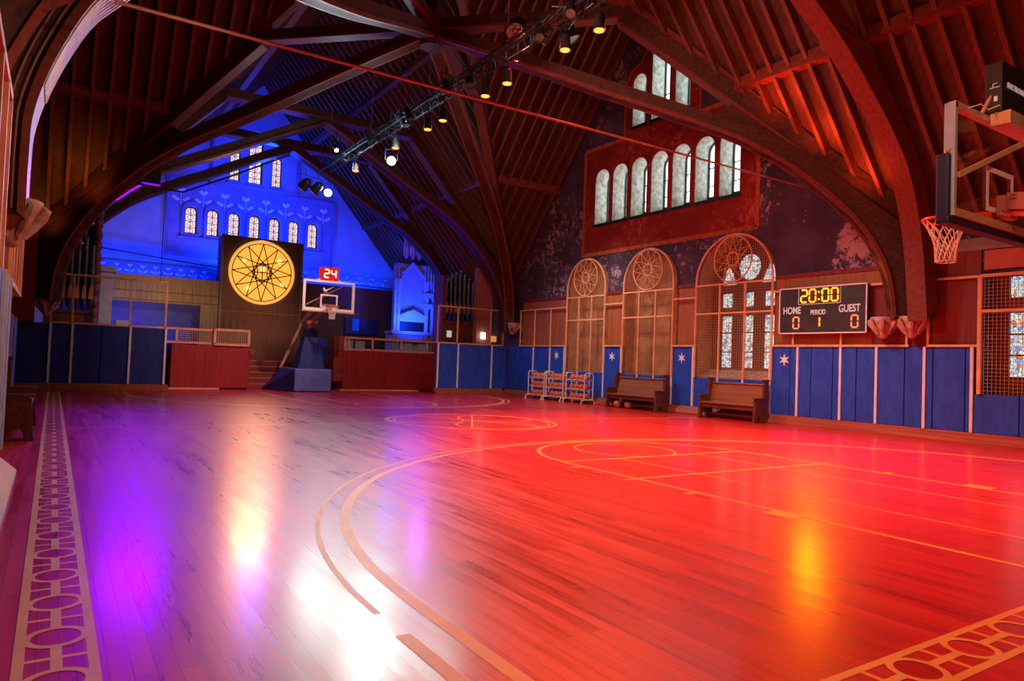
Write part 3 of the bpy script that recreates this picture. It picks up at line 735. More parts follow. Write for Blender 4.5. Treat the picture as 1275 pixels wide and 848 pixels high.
# near left pier with its pads
o = MB().box(-1.0, -.5, 6.6, 8.95, 0, 4.0).build('wall_left', M_wainscot); struct(o)
t = thing('wall_pad', 'pale blue wall pad on the near left pier at the left edge', 'wall pad', (-.5, 8, .24))
MB().box(-.5, -.415, 6.6, 7.85, .237, 2.0, bev=.02).build('pad', M_matblue, t)
for y0, y1 in ((7.87, 8.28), (8.3, 8.9)): MB().box(-.5, -.40, y0, y1, .237, 2.0, bev=.02).build('pad', M_matpale, t)
for q in (7.86, 8.29, 8.92): MB().box(-.42, -.385, q - .02, q + .02, .237, 2.01).build('divider_strip', M_strip, t)
t = thing('wall_pad', 'purple-lit blue wall pad on the left wall beyond the near pier', 'wall pad', (-.95, 20, .24))
for y0, y1 in ((17.5, 19.2), (19.2, 20.9), (20.9, 22.4)): MB().box(-.99, -.80, y0 + .01, y1 - .01, .237, 2.0, bev=.02).build('pad', M_matblue, t)
for q in (19.2, 20.9): MB().box(-.82, -.77, q - .03, q + .03, .237, 2.0).build('divider_strip', M_strip, t)
six = None
# wooden guard panels on the left wall
t = thing('window_guard', 'orange-brown arched window guard on the left wall beyond the near pier', 'window guard', (-.8, 11, 2))
b = MB(); yc = 10.6
b.tube([(-.44, 9.15, 2.0), (-.44, 9.15, 3.2)] + [(-.44, yc - 1.45 * math.cos(PI * k / 16), 3.2 + .6 * math.sin(PI * k / 16)) for k in range(1, 16)] + [(-.44, 12.05, 3.2), (-.44, 12.05, 2.0)], .035, 6)
for y in (9.8, 10.5, 11.2, 11.7): b.box(-.47, -.42, y - .03, y + .03, 2.0, 3.5)
b.box(-.47, -.42, 9.1, 12.05, 2.0, 2.06); b.build('frame', M_frame, t)
b = MB().box(-.99, -.50, 9.05, 12.2, 2.0, 3.2); b.build('back_board', M_wainscot, t)
t = thing('guard_rail', 'orange timber guard frame standing on the near left pier pads', 'guard rail', (-.45, 7.3, 2.0))
b = MB()
for y in (6.3, 7.0, 7.55): b.box(-.46, -.40, y - .035, y + .035, 2.0, 3.5)
b.box(-.46, -.40, 5.6, 7.58, 3.46, 3.53); b.build('frame', M_frame, t)
MB().box(-.50, -.47, 5.6, 7.55, 2.0, 3.46).build('board', M_wainscot, t)
# ------------------------------------------------------------------ window guards (steel frames with wire mesh and a spoked ring)
def spoked(P, r, ir, n, lr, root, m, ringr=.022, smooth=True):
    MB().tube([P(r * math.cos(t), r * math.sin(t)) for t in [2 * PI * k / 40 for k in range(40)]], ringr, 8, closed=True).build('ring', m, root, True)
    b = MB()
    pts = [(r * math.cos(2 * PI * k / n + PI / 2), r * math.sin(2 * PI * k / n + PI / 2)) for k in range(n)]
    for k in range(n):
        q = pts[(k + 5) % n] if n == 12 else pts[(k + n // 2 - 1) % n]
        b.tube([P(*pts[k]), P(*q)], lr, 5)
    b.tube([P(ir * math.cos(t), ir * math.sin(t)) for t in [2 * PI * k / 24 for k in range(24)]], lr, 5, closed=True)
    b.tube([P(0, -ir), P(0, ir)], lr, 5); b.tube([P(-ir, 0), P(ir, 0)], lr, 5)
    for s in (-1, 1): b.tube([P(s * (ir * .85 - .35 * ir * math.cos(t)), ir * .75 * math.sin(t)) for t in [-1.2 + .4 * i for i in range(7)]], lr, 5)
    b.build('web', m, root)
XG = 15.86
def grid(b, x, y0, y1, z0, ztop, st, r=.0045):
    k = int((y1 - y0) / st)
    for i in range(1, k):
        y = y0 + (y1 - y0) * i / k; b.beam((x, y, z0), (x, y, ztop(y)), r * 2, r * 2)
    z = z0 + st; zmax = max(ztop(y0 + (y1 - y0) * i / 40) for i in range(41))
    while z < zmax:
        ys = [y0 + (y1 - y0) * i / 200 for i in range(201)]; ok = [y for y in ys if ztop(y) >= z]
        if len(ok) > 1: b.beam((x, ok[0], z), (x, ok[-1], z), r * 2, r * 2)
        z += st
GL = ['left of the three', 'middle of the three', 'right of the three']
for i, (c, w, zs) in enumerate(ARCH):
    t = thing('window_guard', 'tan arched mesh window guard with spoked ring, ' + GL[i], 'window guard', (XG, c, 1.1), 'arched window guards')
    r = w / 2
    path = [(XG, c - r, 1.1), (XG, c - r, zs)] + [(XG, c - r * math.cos(PI * k / 24), zs + r * math.sin(PI * k / 24)) for k in range(1, 24)] + [(XG, c + r, zs), (XG, c + r, 1.1)]
    MB().tube(path, .034, 6).build('arched_frame', M_frame, t)
    b = MB()
    b.beam((XG, c - r, 3.79), (XG, c + r, 3.79), .05, .05); b.beam((XG, c - r, 2.96), (XG, c + r, 2.96), .05, .05); b.build('crossbar', M_frame, t)
    for k in (1, 2): MB().beam((XG, c - r + w * k / 3, 1.1), (XG, c - r + w * k / 3, 3.79), .045, .045).build('upright', M_frame, t)
    ztop = lambda y, c=c, r=r, zs=zs: zs + math.sqrt(max(0, r * r - (y - c) ** 2))
    b = MB(); grid(b, XG + .02, c - r, c + r, 1.1, ztop, .075, .0032); b.build('wire_mesh', M_wire, t)
    hub = thing('x', 'x', 'x', (XG - .02, c + .02, 4.46)) if False else t
    zc = 3.82 + .655
    spoked(lambda a, q, c=c, zc=zc: (XG - .03, c - a, zc + q), .65, .2, 12, .009, t, M_frame)
def rail_right(y0, y1, ups, lab, z1=3.46, z0=2.0):
    t = thing('guard_rail', lab, 'guard rail', (XG, (y0 + y1) / 2, z0), 'rail frames above the wall pads')
    MB().beam((XG, y0, z1), (XG, y1, z1), .05, .05).build('top_bar', M_frame, t)
    MB().beam((XG, y0, z0 + .03), (XG, y1, z0 + .03), .05, .05).build('bottom_bar', M_frame, t)
    for q in ups: MB().beam((XG, q, z0), (XG, q, z1), .045, .045).build('upright', M_frame, t)
rail_right(20.55, 23.6, [21.5, 22.55, 23.55], 'tan rail frame between the far corner and the leftmost arch')
rail_right(17.44, 18.39, [], 'tan rail frame between the left and middle arches')
rail_right(14.28, 15.2, [], 'tan rail frame between the middle and right arches')
rail_right(8.1, 11.66, [11.0, 9.7, 8.15], 'tan rail frame running behind the scoreboard')
rail_right(6.72, 7.72, [7.70], 'tan rail frame between the pier and the meshed window')
t = thing('window_guard', 'tan rectangular mesh window guard at the far right', 'window guard', (XG, 5.4, 1.04))
b = MB()
for q in (6.69, 4.5): b.beam((XG, q, 1.04), (XG, q, 3.47), .07, .07)
for z in (3.47, 2.74): b.beam((XG, 4.2, z), (XG, 6.69, z), .06, .06)
b.build('frame', M_frame, t)
b = MB(); grid(b, XG + .02, 4.2, 6.69, 1.04, lambda y: 3.47, .075, .0032); b.build('wire_mesh', M_wire, t)
def rail_back(x0, x1, ups, lab):
    t = thing('guard_rail', lab, 'guard rail', ((x0 + x1) / 2, YF, 2.0))
    for z in (3.48, 2.03): MB().beam((x0, YF, z), (x1, YF, z), .05, .05).build('bar', M_frame, t)
    for q in ups: MB().beam((q, YF, 2.0), (q, YF, 3.48), .05, .05).build('upright', M_frame, t)
rail_back(-.12, 2.98, [-.1, .44, 1.95, 2.95], 'tan rail frame above the navy pads in front of the left organ pipes')
rail_back(12.62, 15.72, [12.64, 13.53, 15.08, 15.7], 'tan rail frame above the blue pads in front of the right organ')

# ------------------------------------------------------------------ scoreboard
t = thing('scoreboard', 'black scoreboard reading 20:00 HOME GUEST PERIOD on the right wall', 'scoreboard', (15.72, 10.15, 2.34))
sy0, sy1, sz0, sz1, sx = 8.99, 11.30, 2.34, 3.48, 15.70
MB().box(sx, 15.84, sy0, sy1, sz0, sz1).build('case', M_scoreface, t)
b = MB()
for a in ((sy0, sz0, sy1, sz0), (sy0, sz1, sy1, sz1), (sy0, sz0, sy0, sz1), (sy1, sz0, sy1, sz1)): b.beam((sx - .005, a[0], a[1]), (sx - .005, a[2], a[3]), .03, .03)
b.build('white_border', M_strip, t)
SP = lambda u, v: (sx - .012, sy1 - u * (sy1 - sy0), sz1 - v * (sz1 - sz0))   # u rightwards, v downwards, 0..1
b = MB()
for a in ((.235, .005, .725, .005), (.235, .365, .725, .365), (.235, .005, .235, .365), (.725, .005, .725, .365)): b.beam(SP(a[0], a[1]), SP(a[2], a[3]), .012, .016)
b.build('clock_border', M_strip, t)
SEG = {'0': 'abcdef', '1': 'g1', '2': 'abged', '4': 'fgbc'}
def digit(b, P, u, v, w, h, ch, r):
    L = dict(a=((0, 0), (1, 0)), b=((1, 0), (1, .5)), c=((1, .5), (1, 1)), d=((0, 1), (1, 1)), e=((0, .5), (0, 1)), f=((0, 0), (0, .5)), g=((0, .5), (1, .5)))
    if ch == '1': segs_ = [((.5, 0), (.5, .5)), ((.5, .5), (.5, 1))]
    else: segs_ = [L[k] for k in SEG[ch]]
    for p, q in segs_:
        n = 7
        du, dv = q[0] - p[0], q[1] - p[1]
        p2 = (p[0] + du * .12, p[1] + dv * .12); q2 = (q[0] - du * .12, q[1] - dv * .12)
        b.tube([P(u + p2[0] * w, v + p2[1] * h), P(u + q2[0] * w, v + q2[1] * h)], r, 5)
for u, ch in ((.265, '2'), (.365, '0'), (.515, '0'), (.62, '0')):
    b = MB(); digit(b, SP, u, .05, .072, .27, ch, .018); b.build('clock_digit', M_led_a, t)
b = MB()
for v in (.11, .27): b.lathe([(.02, -.01), (.02, .01)], SP(.476, v), 8, (1, 0, 0), (0, 1, 0))
b.build('clock_colon', M_led_a, t)
b = MB(); digit(b, SP, .175, .645, .068, .25, '0', .018); b.build('home_digit', M_led_r, t)
b = MB(); digit(b, SP, .845, .645, .068, .25, '0', .018); b.build('guest_digit', M_led_r, t)
b = MB(); digit(b, SP, .455, .655, .068, .21, '1', .016); b.build('period_digit', M_led_a, t)
def on_board(u, v):
    c = SP(u, v); return lambda x, y, z: (c[0] - z, c[1] - x, c[2] + y)
text_mesh('HOME', .25, on_board(.155, .50), M_letter, 'home_lettering', t, sx=.72)
text_mesh('GUEST', .25, on_board(.82, .50), M_letter, 'guest_lettering', t, sx=.72)
text_mesh('PERIOD', .17, on_board(.47, .555), M_letter, 'period_lettering', t, sx=.70)

# ------------------------------------------------------------------ far hoop
def net(P, r, m, root, z0, h=.42, n=12):
    rr = [r, r * .78, r * .60, r * .48, r * .46, r * .44]; b = MB()
    L = len(rr)
    for s in (-1, 1):
        for k in range(n):
            path = []
            for i in range(L):
                a = 2 * PI * (k + s * .5 * i) / n; path.append(P(rr[i] * math.cos(a), rr[i] * math.sin(a), z0 - h * i / (L - 1)))
            b.tube(path, .0055, 4)
    b.tube([P(rr[-1] * math.cos(2 * PI * k / n), rr[-1] * math.sin(2 * PI * k / n), z0 - h) for k in range(n)], .007, 4, closed=True)
    b.build('net', m, root)
HX = 8.04
t = thing('basketball_hoop', 'portable basketball hoop at the far end with blue padded base and red 24 clock', 'basketball hoop', (HX, 25.4, 0))
yb = 24.1
MB().box(7.27, 8.62, 25.15, 26.9, .02, .84, bev=.05).build('base_pad', M_matpale if False else mat('periwinkle_base_pad', (.14, .17, .52), (.10, .12, .42), .5, scale=3), t)
MB().add([(7.25, 25.2, .02), (7.25, 26.9, .02), (6.55, 26.9, .02), (7.25, 25.2, .8), (7.25, 26.9, .8)], [(0, 1, 2), (0, 3, 4, 1), (0, 2, 3), (1, 4, 2), (2, 4, 3)]).build('base_wing', M_matnavy, t)
b = MB(); b.add([(7.42, 25.3, .84), (8.40, 25.3, .84), (8.40, 26.1, .84), (7.42, 26.1, .84), (7.72, 25.45, 2.32), (8.06, 25.45, 2.32), (8.06, 25.9, 2.32), (7.72, 25.9, 2.32)],
    [(0, 1, 5, 4), (1, 2, 6, 5), (2, 3, 7, 6), (3, 0, 4, 7), (4, 5, 6, 7), (0, 3, 2, 1)]); b.build('tower_pad', M_matnavy, t)
b = MB(); b.box(7.78, 8.02, 25.5, 25.75, 2.3, 2.46); b.box(7.70, 8.10, 25.45, 25.8, 2.46, 2.6); b.build('tower_cap', M_pinkboard, t)
b = MB(); b.beam((7.1, 26.4, .85), (7.72, 26.1, 2.5), .09, .09); b.beam((7.72, 26.1, 2.5), (8.0, 24.35, 3.6), .10, .12); b.beam((7.9, 25.6, 2.5), (8.03, 24.3, 3.1), .09, .12); b.build('boom_arm', M_padframe, t)
b = MB(); b.beam((7.3, 24.3, 3.1), (8.7, 24.3, 3.9), .03, .03); b.box(7.8, 8.3, 24.15, 24.35, 3.0, 3.15); b.build('mount_bar', M_padframe, t)
x0, x1, z0, z1 = HX - .93, HX + .93, 2.90, 3.98
MB().box(x0, x1, yb, yb + .02, z0, z1).build('backboard_glass', M_glass, t)
b = MB().plate([(x0, z0), (x1, z0), (x1, z1), (x0, z1)], [[(x0 + .09, z0 + .10), (x1 - .09, z0 + .10), (x1 - .09, z1 - .08), (x0 + .09, z1 - .08)]], fB, yb - .025, yb + .04)
b.plate([(HX - .31, 3.02), (HX + .31, 3.02), (HX + .31, 3.49), (HX - .31, 3.49)], [[(HX - .26, 3.07), (HX + .26, 3.07), (HX + .26, 3.44), (HX - .26, 3.44)]], fB, yb - .015, yb - .005)
b.build('backboard_border', M_white, t)
b = MB(); b.rbox(x0 - .03, x1 + .03, yb - .03, yb + .06, z0 - .05, z0 + .02, .02); b.build('bottom_pad', M_padframe, t)
# tick-shaped emblem
sw = [(-.20, -.05), (-.16, -.09), (-.10, -.09), (.20, .10), (-.08, -.03), (-.13, -.03), (-.16, .0), (-.17, .045), (-.21, .0)]
MB().plate([(HX - .02 + a, 3.69 + c) for a, c in sw], [], fB, yb - .02, yb - .008).build('tick_emblem', M_white, t)
ry = yb - .40
b = MB(); b.tube([(HX + .225 * math.cos(a), ry + .225 * math.sin(a), 3.05) for a in [2 * PI * k / 28 for k in range(28)]], .016, 8, closed=True)
b.box(HX - .09, HX + .09, ry + .2, yb - .02, 3.02, 3.06); b.box(HX - .10, HX + .10, yb - .06, yb - .02, 2.96, 3.10); b.build('rim', M_rimred, t, True)
net(lambda a, c, z: (HX + a, ry + c, z), .22, M_net, t, 3.04)
c = thing('x', 'x', 'x') if False else None
b = MB().box(7.74, 8.36, 24.12, 24.38, 4.0, 4.46); ck = b.build('shot_clock', emi('red_clock_face', (.75, .02, .01), .9), t)
b = MB(); CP = lambda u, v: (7.74 + .62 * u, 24.105, 4.46 - .46 * v)
digit(b, CP, .17, .2, .26, .6, '2', .022); digit(b, CP, .57, .2, .26, .6, '4', .022); b.build('clock_digit', emi('white_clock_digit', (1, .86, .7), 2.4), ck)
b = MB(); b.tube([(7.74, 24.2, 4.05), (7.6, 24.15, 3.98)], .015, 5); b.tube([(8.36, 24.2, 4.05), (8.5, 24.15, 3.98)], .015, 5); b.build('clock_bracket', M_white, t)

# ------------------------------------------------------------------ near hoop, seen from behind
HX2 = 7.99; yb = 3.26
t = thing('basketball_hoop', 'large glass basketball backboard and rim at the right edge, seen from behind', 'basketball hoop', (HX2, 1.0, 0))
x0, x1, z0, z1 = HX2 - .93, HX2 + .93, 2.88, 3.97
MB().box(x0 + .02, x1 - .02, yb, yb + .014, z0, z1).build('backboard_glass', M_glass, t)
b = MB()
for a in ((x0, z0, x0, z1), (x1, z0, x1, z1)): MB().box(a[0] - .008, a[0] + .022, yb - .05, yb + .05, a[1], a[3]).build('side_channel', M_bluegrey, t)
b = MB()
b.box(x0, x1, yb - .05, yb + .02, z1 - .05, z1 + .01); b.box(x0, x1, yb - .055, yb + .02, z0, z0 + .075)
b.box(x0 + .02, x0 + .04, yb - .05, yb, z0, z1); b.build('back_frame', M_padframe, t)
b = MB().plate([(HX2 - .17, 3.05), (HX2 + .44, 3.05), (HX2 + .44, 3.507), (HX2 - .17, 3.507)], [[(HX2 - .12, 3.10), (HX2 + .39, 3.10), (HX2 + .39, 3.457), (HX2 - .12, 3.457)]], fB, yb - .006, yb - .001)
b.build('target_square', M_white, t)
b = MB(); b.rbox(x0 - .055, x0 + .03, yb - .02, yb + .10, z0 - .04, z0 + .60, .02); b.rbox(x0 - .055, x1 + .055, yb - .03, yb + .10, z0 - .075, z0 - .005, .02); b.build('edge_pad', mat('black_navy_edge_pad', (.008, .014, .06), (.005, .009, .04), .5), t)
b = MB(); b.tube([(x0 - .03, yb + .03, z0 + .62), (x0 + .02, yb - .03, z0 + .64)], .02, 6); b.build('pad_clip', M_padframe, t)
b = MB(); b.beam((x0 + .05, yb - .06, 3.27), (x0 + 1.35, yb - .20, 3.86), .03, .05); b.beam((x0 + 1.35, yb - .2, 3.86), (HX2, 1.8, 3.5), .04, .05); b.build('brace_bar', M_padframe, t)
b = MB(); b.box(HX2 + .02, HX2 + .30, yb - .10, yb - .02, 3.0, 3.22); b.beam((HX2 + .15, yb - .08, 3.17), (HX2 + .1, .9, 2.85), .14, .17); b.build('boom_arm', M_pinkboard, t)
b = MB(); b.beam((HX2 + .15, yb - .08, 3.05), (HX2 + .1, .9, 2.6), .06, .04); b.build('red_hinge_bar', M_rimred, t)
b = MB()
for q in (0, .1, .2): b.lathe([(.02, 0), (.02, .04)], (HX2 + .06 + q, yb - .14, 3.2), 8, (0, -1, 0)); b.lathe([(.025, 0), (.025, .03)], (HX2 - .05 + q * .6, yb - .09, 3.03), 8, (0, -1, 0))
b.build('mount_bolt', M_chrome, t)
rx, ry = 8.05, 3.74
b = MB(); b.tube([(rx + .225 * math.cos(a), ry + .225 * math.sin(a), 3.055) for a in [2 * PI * k / 32 for k in range(32)]], .015, 8, closed=True)
b.tube([(rx + .225 * math.cos(a), ry + .225 * math.sin(a), 3.03) for a in [math.radians(200 + 10 * k) for k in range(15)]], .006, 6)
b.box(rx - .09, rx + .09, yb, ry - .2, 3.03, 3.065); b.add([(rx - .09, yb + .01, 2.93), (rx + .09, yb + .01, 2.93), (rx + .09, yb + .01, 3.05), (rx - .09, yb + .01, 3.05), (rx - .05, ry - .22, 3.04), (rx + .05, ry - .22, 3.04)], [(0, 1, 2, 3), (0, 4, 5, 1), (0, 3, 4), (1, 5, 2), (3, 2, 5, 4)])
b.build('rim', M_rimred, t, True)
net(lambda a, c, z: (rx + a, ry + c, z), .222, M_net, t, 3.045, .45, 12)
b = MB().box(7.70, 8.6, 3.08, 3.235, 4.0, 4.5, bev=.01); ck = b.build('shot_clock', M_black, t)
def ck_txt(x, y, z): return (8.02 + x, 3.075 - z, 4.27 + y)
text_mesh('ELECTRONICS', .075, ck_txt, M_letter, 'lettering', ck, sx=.9)
b = MB()
b.tube([(7.695, 3.1, 4.24), (7.695, 3.19, 4.24)], .004, 4); b.tube([(7.695, 3.12, 4.28), (7.695, 3.16, 4.28), (7.695, 3.16, 4.25)], .004, 4); b.box(7.692, 7.70, 3.12, 3.15, 4.10, 4.15); b.build('side_marking', M_letter, ck)
b = MB().box(7.74, 8.5, 3.02, 3.2, 3.87, 4.0); b.build('clock_mount', M_padframe, t)
b = MB(); b.tube([(7.64, 3.24, 3.98), (7.74, 3.16, 4.24)], .016, 6); b.tube([(7.74, 3.14, 3.98), (7.74, 3.14, 4.26)], .014, 6); b.build('clock_strut', M_padframe, t)
b = MB(); b.tube([(7.3, 3.2, 3.96), (7.45, 3.16, 4.02), (7.6, 3.16, 4.0), (7.7, 3.1, 4.05)], .006, 5); b.build('clock_cable', M_net, t)
b = MB(); b.box(7.5, 8.6, -1.2, 1.0, .02, .5, bev=.05); b.build('base_pad', M_matblue, t)
b = MB(); b.beam((8.05, .1, .5), (8.09, .9, 2.95), .2, .25, up=(0, 1, 0)); b.build('tower_pad', M_matnavy, t)

# ------------------------------------------------------------------ ball racks and balls
def ball_meshes():
    b = MB(); r = .12; nu, nv = 16, 10
    prof = [(max(.0005, r * math.sin(PI * i / nv)), -r * math.cos(PI * i / nv)) for i in range(nv + 1)]
    b.lathe(prof, (0, 0, 0), nu); o = b.build('basketball', M_ball, None, True)
    b = MB()
    for ax in ((0, 0, 1), (1, 0, 0), (0, 1, 0)):
        a = Vector(ax); u = a.orthogonal().normalized(); w = a.cross(u)
        b.tube([u * math.cos(t) * r + w * math.sin(t) * r for t in [2 * PI * k / 20 for k in range(20)]], .003, 4, closed=True)
    s = b.build('seam', M_black, o); return o
ball0 = ball_meshes(); used = [False]
def place_ball(x, y, z, lab, grp):
    o = ball0 if not used[0] else copy_tree(ball0); used[0] = True
    o.location = (x, y, z); o.rotation_euler = (R.uniform(0, 3), R.uniform(0, 3), R.uniform(0, 3)); tag(o, lab, 'basketball', grp)
def rack(yc, wid, pos):
    t = thing('ball_rack', 'white wheeled steel ball rack holding basketballs, %s' % pos, 'ball rack', (15.4, yc, 0), 'ball racks against the blue pads')
    x0, x1 = 15.22, 15.60; y0, y1 = yc - wid / 2, yc + wid / 2
    for y in (y0, y1):
        b = MB(); b.tube([(x0, y, .14), (x0, y, 1.0), (x0 + .06, y, 1.06), (x1 - .06, y, 1.06), (x1, y, 1.0), (x1, y, .14)], .018, 6); b.build('side_frame', M_white, t)
        b = MB(); b.tube([(x0 - .12, y, .05), (x0 - .10, y, .12), (x0, y, .15), (x1, y, .15), (x1 + .06, y, .12), (x1 + .08, y, .05)], .018, 6); b.build('foot', M_white, t)
    for z in (.18, .50, .82):
        b = MB()
        for x in (x0 + .02, x1 - .02): b.tube([(x, y0, z), (x, y1, z)], .013, 6)
        b.tube([(x0 + .14, y0, z - .05), (x0 + .14, y1, z - .05)], .01, 5); b.tube([(x1 - .14, y0, z - .05), (x1 - .14, y1, z - .05)], .01, 5)
        b.build('shelf_rail', M_white, t)
    for x in (x0 - .12, x1 + .08):
        for y in (y0, y1): MB().lathe([(.035, -.012), (.035, .012)], (x, y, .035), 10, (0, 1, 0)).build('caster', M_white, t)
    for z, nm in ((.18, 'bottom'), (.50, 'middle'), (.82, 'top')):
        for k in range(4):
            place_ball(15.41, y0 + .14 + (wid - .28) * k / 3, z + .065, 'orange basketball on the %s shelf of the ball rack, %s' % (nm, pos), 'basketballs on the %s shelf of the %s rack' % (nm, pos.split()[0]))
rack(21.42, 1.02, 'leftmost of the three'); rack(20.28, 1.02, 'middle one of the three'); rack(19.08, 1.02, 'rightmost of the three')

# ------------------------------------------------------------------ pews
def pew(t, L=2.3):
    """built at the origin, facing -X, length along Y"""
    for s in (-1, 1):
        y = s * L / 2
        out = [(0, 0), (.10, 0), (.12, .10), (.17, .17), (.24, .17), (.29, .10), (.31, 0), (.52, 0), (.55, .35), (.56, 1.08), (.52, 1.10), (.40, 1.10), (.38, 1.0), (.38, .66), (.33, .62), (.10, .62), (.04, .58), (.04, .48)]
        MB().plate([(a, c) for a, c in out], [], lambda u, v, q: (u - .55, q, v), y - .045, y + .045).build('end_panel', M_pew, t)
        MB().rbox(-.56, .0, y - .06, y + .06, 0, .035, .008).build('foot_moulding', M_pew, t)
        MB().rbox(-.19, .02, y - .06, y + .06, 1.08, 1.13, .01).build('top_moulding', M_pew, t); MB().rbox(-.54, -.18, y - .06, y + .06, .61, .65, .01).build('armrest', M_pew, t)
    MB().rbox(-.50, -.06, -L / 2, L / 2, .42, .46, .01).build('seat', M_pewseat, t)
    b = MB(); b.add([(-.13, -L / 2, .44), (-.13, L / 2, .44), (-.03, L / 2, .98), (-.03, -L / 2, .98), (-.09, -L / 2, .44), (-.09, L / 2, .44), (.01, L / 2, .98), (.01, -L / 2, .98)],
        [(0, 1, 2, 3), (4, 7, 6, 5), (0, 4, 5, 1), (3, 2, 6, 7), (0, 3, 7, 4), (1, 5, 6, 2)]); b.build('backrest', M_pewseat, t)
    MB().rbox(-.07, .03, -L / 2, L / 2, .97, 1.01, .01).build('top_rail', M_pewseat, t)
    MB().rbox(-.46, -.43, -L / 2, L / 2, .30, .42, .005).build('apron', M_pew, t)
    MB().rbox(-.25, -.22, -L / 2, L / 2, .10, .16, .005).build('stretcher', M_pew, t)
pw = thing('church_pew', 'dark wooden church pew under the middle arch, right of the ball racks', 'pew', (0, 0, 0), 'pews along the right wall')
pew(pw, 2.2); pw.location = (15.72, 16.28, 0)
p2 = copy_tree(pw); p2.location = (15.72, 12.55, 0); p2.scale = (1, .83, 1); p2['label'] = 'brown wooden church pew under the stained glass arch, left of the scoreboard'
p3 = copy_tree(pw); p3.location = (-.72, 12.9, 0); p3.rotation_euler = (0, 0, PI); p3['label'] = 'dark panelled church pew against the left wall, seen end-on'; p3['group'] = 'pew on the left'
del p3['group']
place_ball(15.36, 17.05, .12, 'orange basketball on the floor under the left end of the first pew', 'loose basketballs'); place_ball(15.42, 16.6, .12, 'pinkish basketball on the floor deeper under the first pew', 'loose basketballs')

# ------------------------------------------------------------------ far end: stage, steps, red boxes
o = MB().box(-1.0, 16.0, 28.4, 34.9, 0, 1.05).build('floor', M_redstep); struct(o)
t = thing('stage_steps', 'red painted wooden steps rising between the two red boxes', 'steps', (7.7, 27.5, 0))
for k in range(5): MB().box(6.05, 9.15, 26.95 + .3 * k, 28.42, .21 * k, .21 * (k + 1) - .004).build('step', M_redstep, t)
for k in range(5): MB().box(6.05, 9.15, 26.92 + .3 * k, 26.97 + .3 * k, .21 * (k + 1) - .035, .21 * (k + 1)).build('nosing', M_pinkboard, t)
def meshpanel(b, x0, x1, y, z0, z1, st=.07):
    k = int((x1 - x0) / st)
    for i in range(1, k): b.beam((x0 + (x1 - x0) * i / k, y, z0), (x0 + (x1 - x0) * i / k, y, z1), .012, .012)
    k = int((z1 - z0) / st)
    for i in range(1, k): b.beam((x0, y, z0 + (z1 - z0) * i / k), (x1, y, z0 + (z1 - z0) * i / k), .012, .012)
t = thing('enclosure_box', 'large red panelled box left of the stage steps', 'box', (4.7, 27.4, 0))
MB().box(3.42, 6.02, 26.55, 28.35, .05, 1.55).build('panelling', M_redbox, t)
b = MB().box(3.36, 5.0, 26.45, 28.35, 0, .045); b.build('plinth', M_frame, t)
b = MB(); b.rbox(5.98, 6.16, 26.5, 26.75, 1.25, 1.45, .02); b.build('corner_bracket', M_redstep, t)
def railing(t, x0, x1, z0, z1, y, ups, mesh=False, nm='railing_frame', w=.07):
    b = MB(); b.beam((x0, y, z0), (x1, y, z0), w, w); b.beam((x0, y, z1), (x1, y, z1), w, w)
    for q in ups: b.beam((q, y, z0), (q, y, z1), w, w)
    b.build(nm, mat('salmon_rail_paint', (.80, .34, .22), (.68, .26, .17), .5, bs_=0), t)
    if mesh: b = MB(); meshpanel(b, x0, x1, y, z0, z1); b.build('wire_mesh', M_wire, t)
t2 = thing('mesh_railing', 'short meshed railing on the left red box, left panel', 'railing', (4.0, 26.6, 1.6), 'railings on the left red box')
railing(t2, 2.95, 4.74, 1.62, 2.09, 26.6, [3.56, 4.72], False); b = MB(); meshpanel(b, 3.56, 4.72, 26.6, 1.62, 2.09); b.build('wire_mesh', M_wire, t2)
t2 = thing('mesh_railing', 'short meshed railing on the left red box, right panel', 'railing', (5.4, 26.5, 1.6), 'railings on the left red box')
railing(t2, 4.76, 5.96, 1.60, 2.12, 26.5, [4.78, 5.94], True, w=.085)
t = thing('enclosure_box', 'large dark red panelled box right of the far hoop', 'box', (11.3, 27.4, 0))
MB().box(9.54, 13.88, 26.55, 28.35, .05, 1.58).build('panelling', M_redbox, t)
MB().box(9.45, 12.8, 26.45, 28.35, 0, .045).build('plinth', M_frame, t)
b = MB(); b.rbox(9.14, 9.52, 26.5, 26.85, .35, 2.12, .02); b.build('end_post', M_redstep, t)
t2 = thing('mesh_railing', 'long open railing along the top of the right red box', 'railing', (11.5, 26.6, 1.6))
railing(t2, 9.56, 13.7, 1.63, 2.08, 26.62, [9.6, 9.76, 10.76, 12.02, 13.2], False)
def chair(x, y, z, m, lab):
    t = thing('chair', lab, 'chair', (x, y, z), 'chairs behind the right railing')
    MB().rbox(x - .22, x + .22, y - .02, y + .03, z + .45, z + .98, .02).build('backrest', m, t)
    MB().rbox(x - .22, x + .22, y - .45, y, z + .42, z + .47, .02).build('seat', m, t)
    for a in (-.2, .2):
        for c in (-.42, 0): MB().tube([(x + a, y + c, z), (x + a, y + c, z + .43)], .012, 5).build('leg', M_chrome, t)
M_ch = mat('pale_chair_shell', (.65, .6, .6), None, .5, bs_=0)
chair(10.68, 29.2, 1.05, M_ch, 'pale chair behind the right railing, leftmost of four'); chair(11.12 + .1, 29.2, 1.05, M_ch, 'pale chair behind the right railing, second from the left')
chair(13.5, 29.2, 1.05, M_ch, 'blue-lit chair behind the right railing, third from the left'); chair(14.2, 29.2, 1.05, M_ch, 'blue-lit chair behind the right railing, rightmost of four')
o = MB().rbox(9.3, 9.62, 28.9, 29.2, 1.05, 2.05, .03).build('storage_bin', M_matblue); tag(o, 'small upright blue bin standing right of the far hoop tower', 'bin')
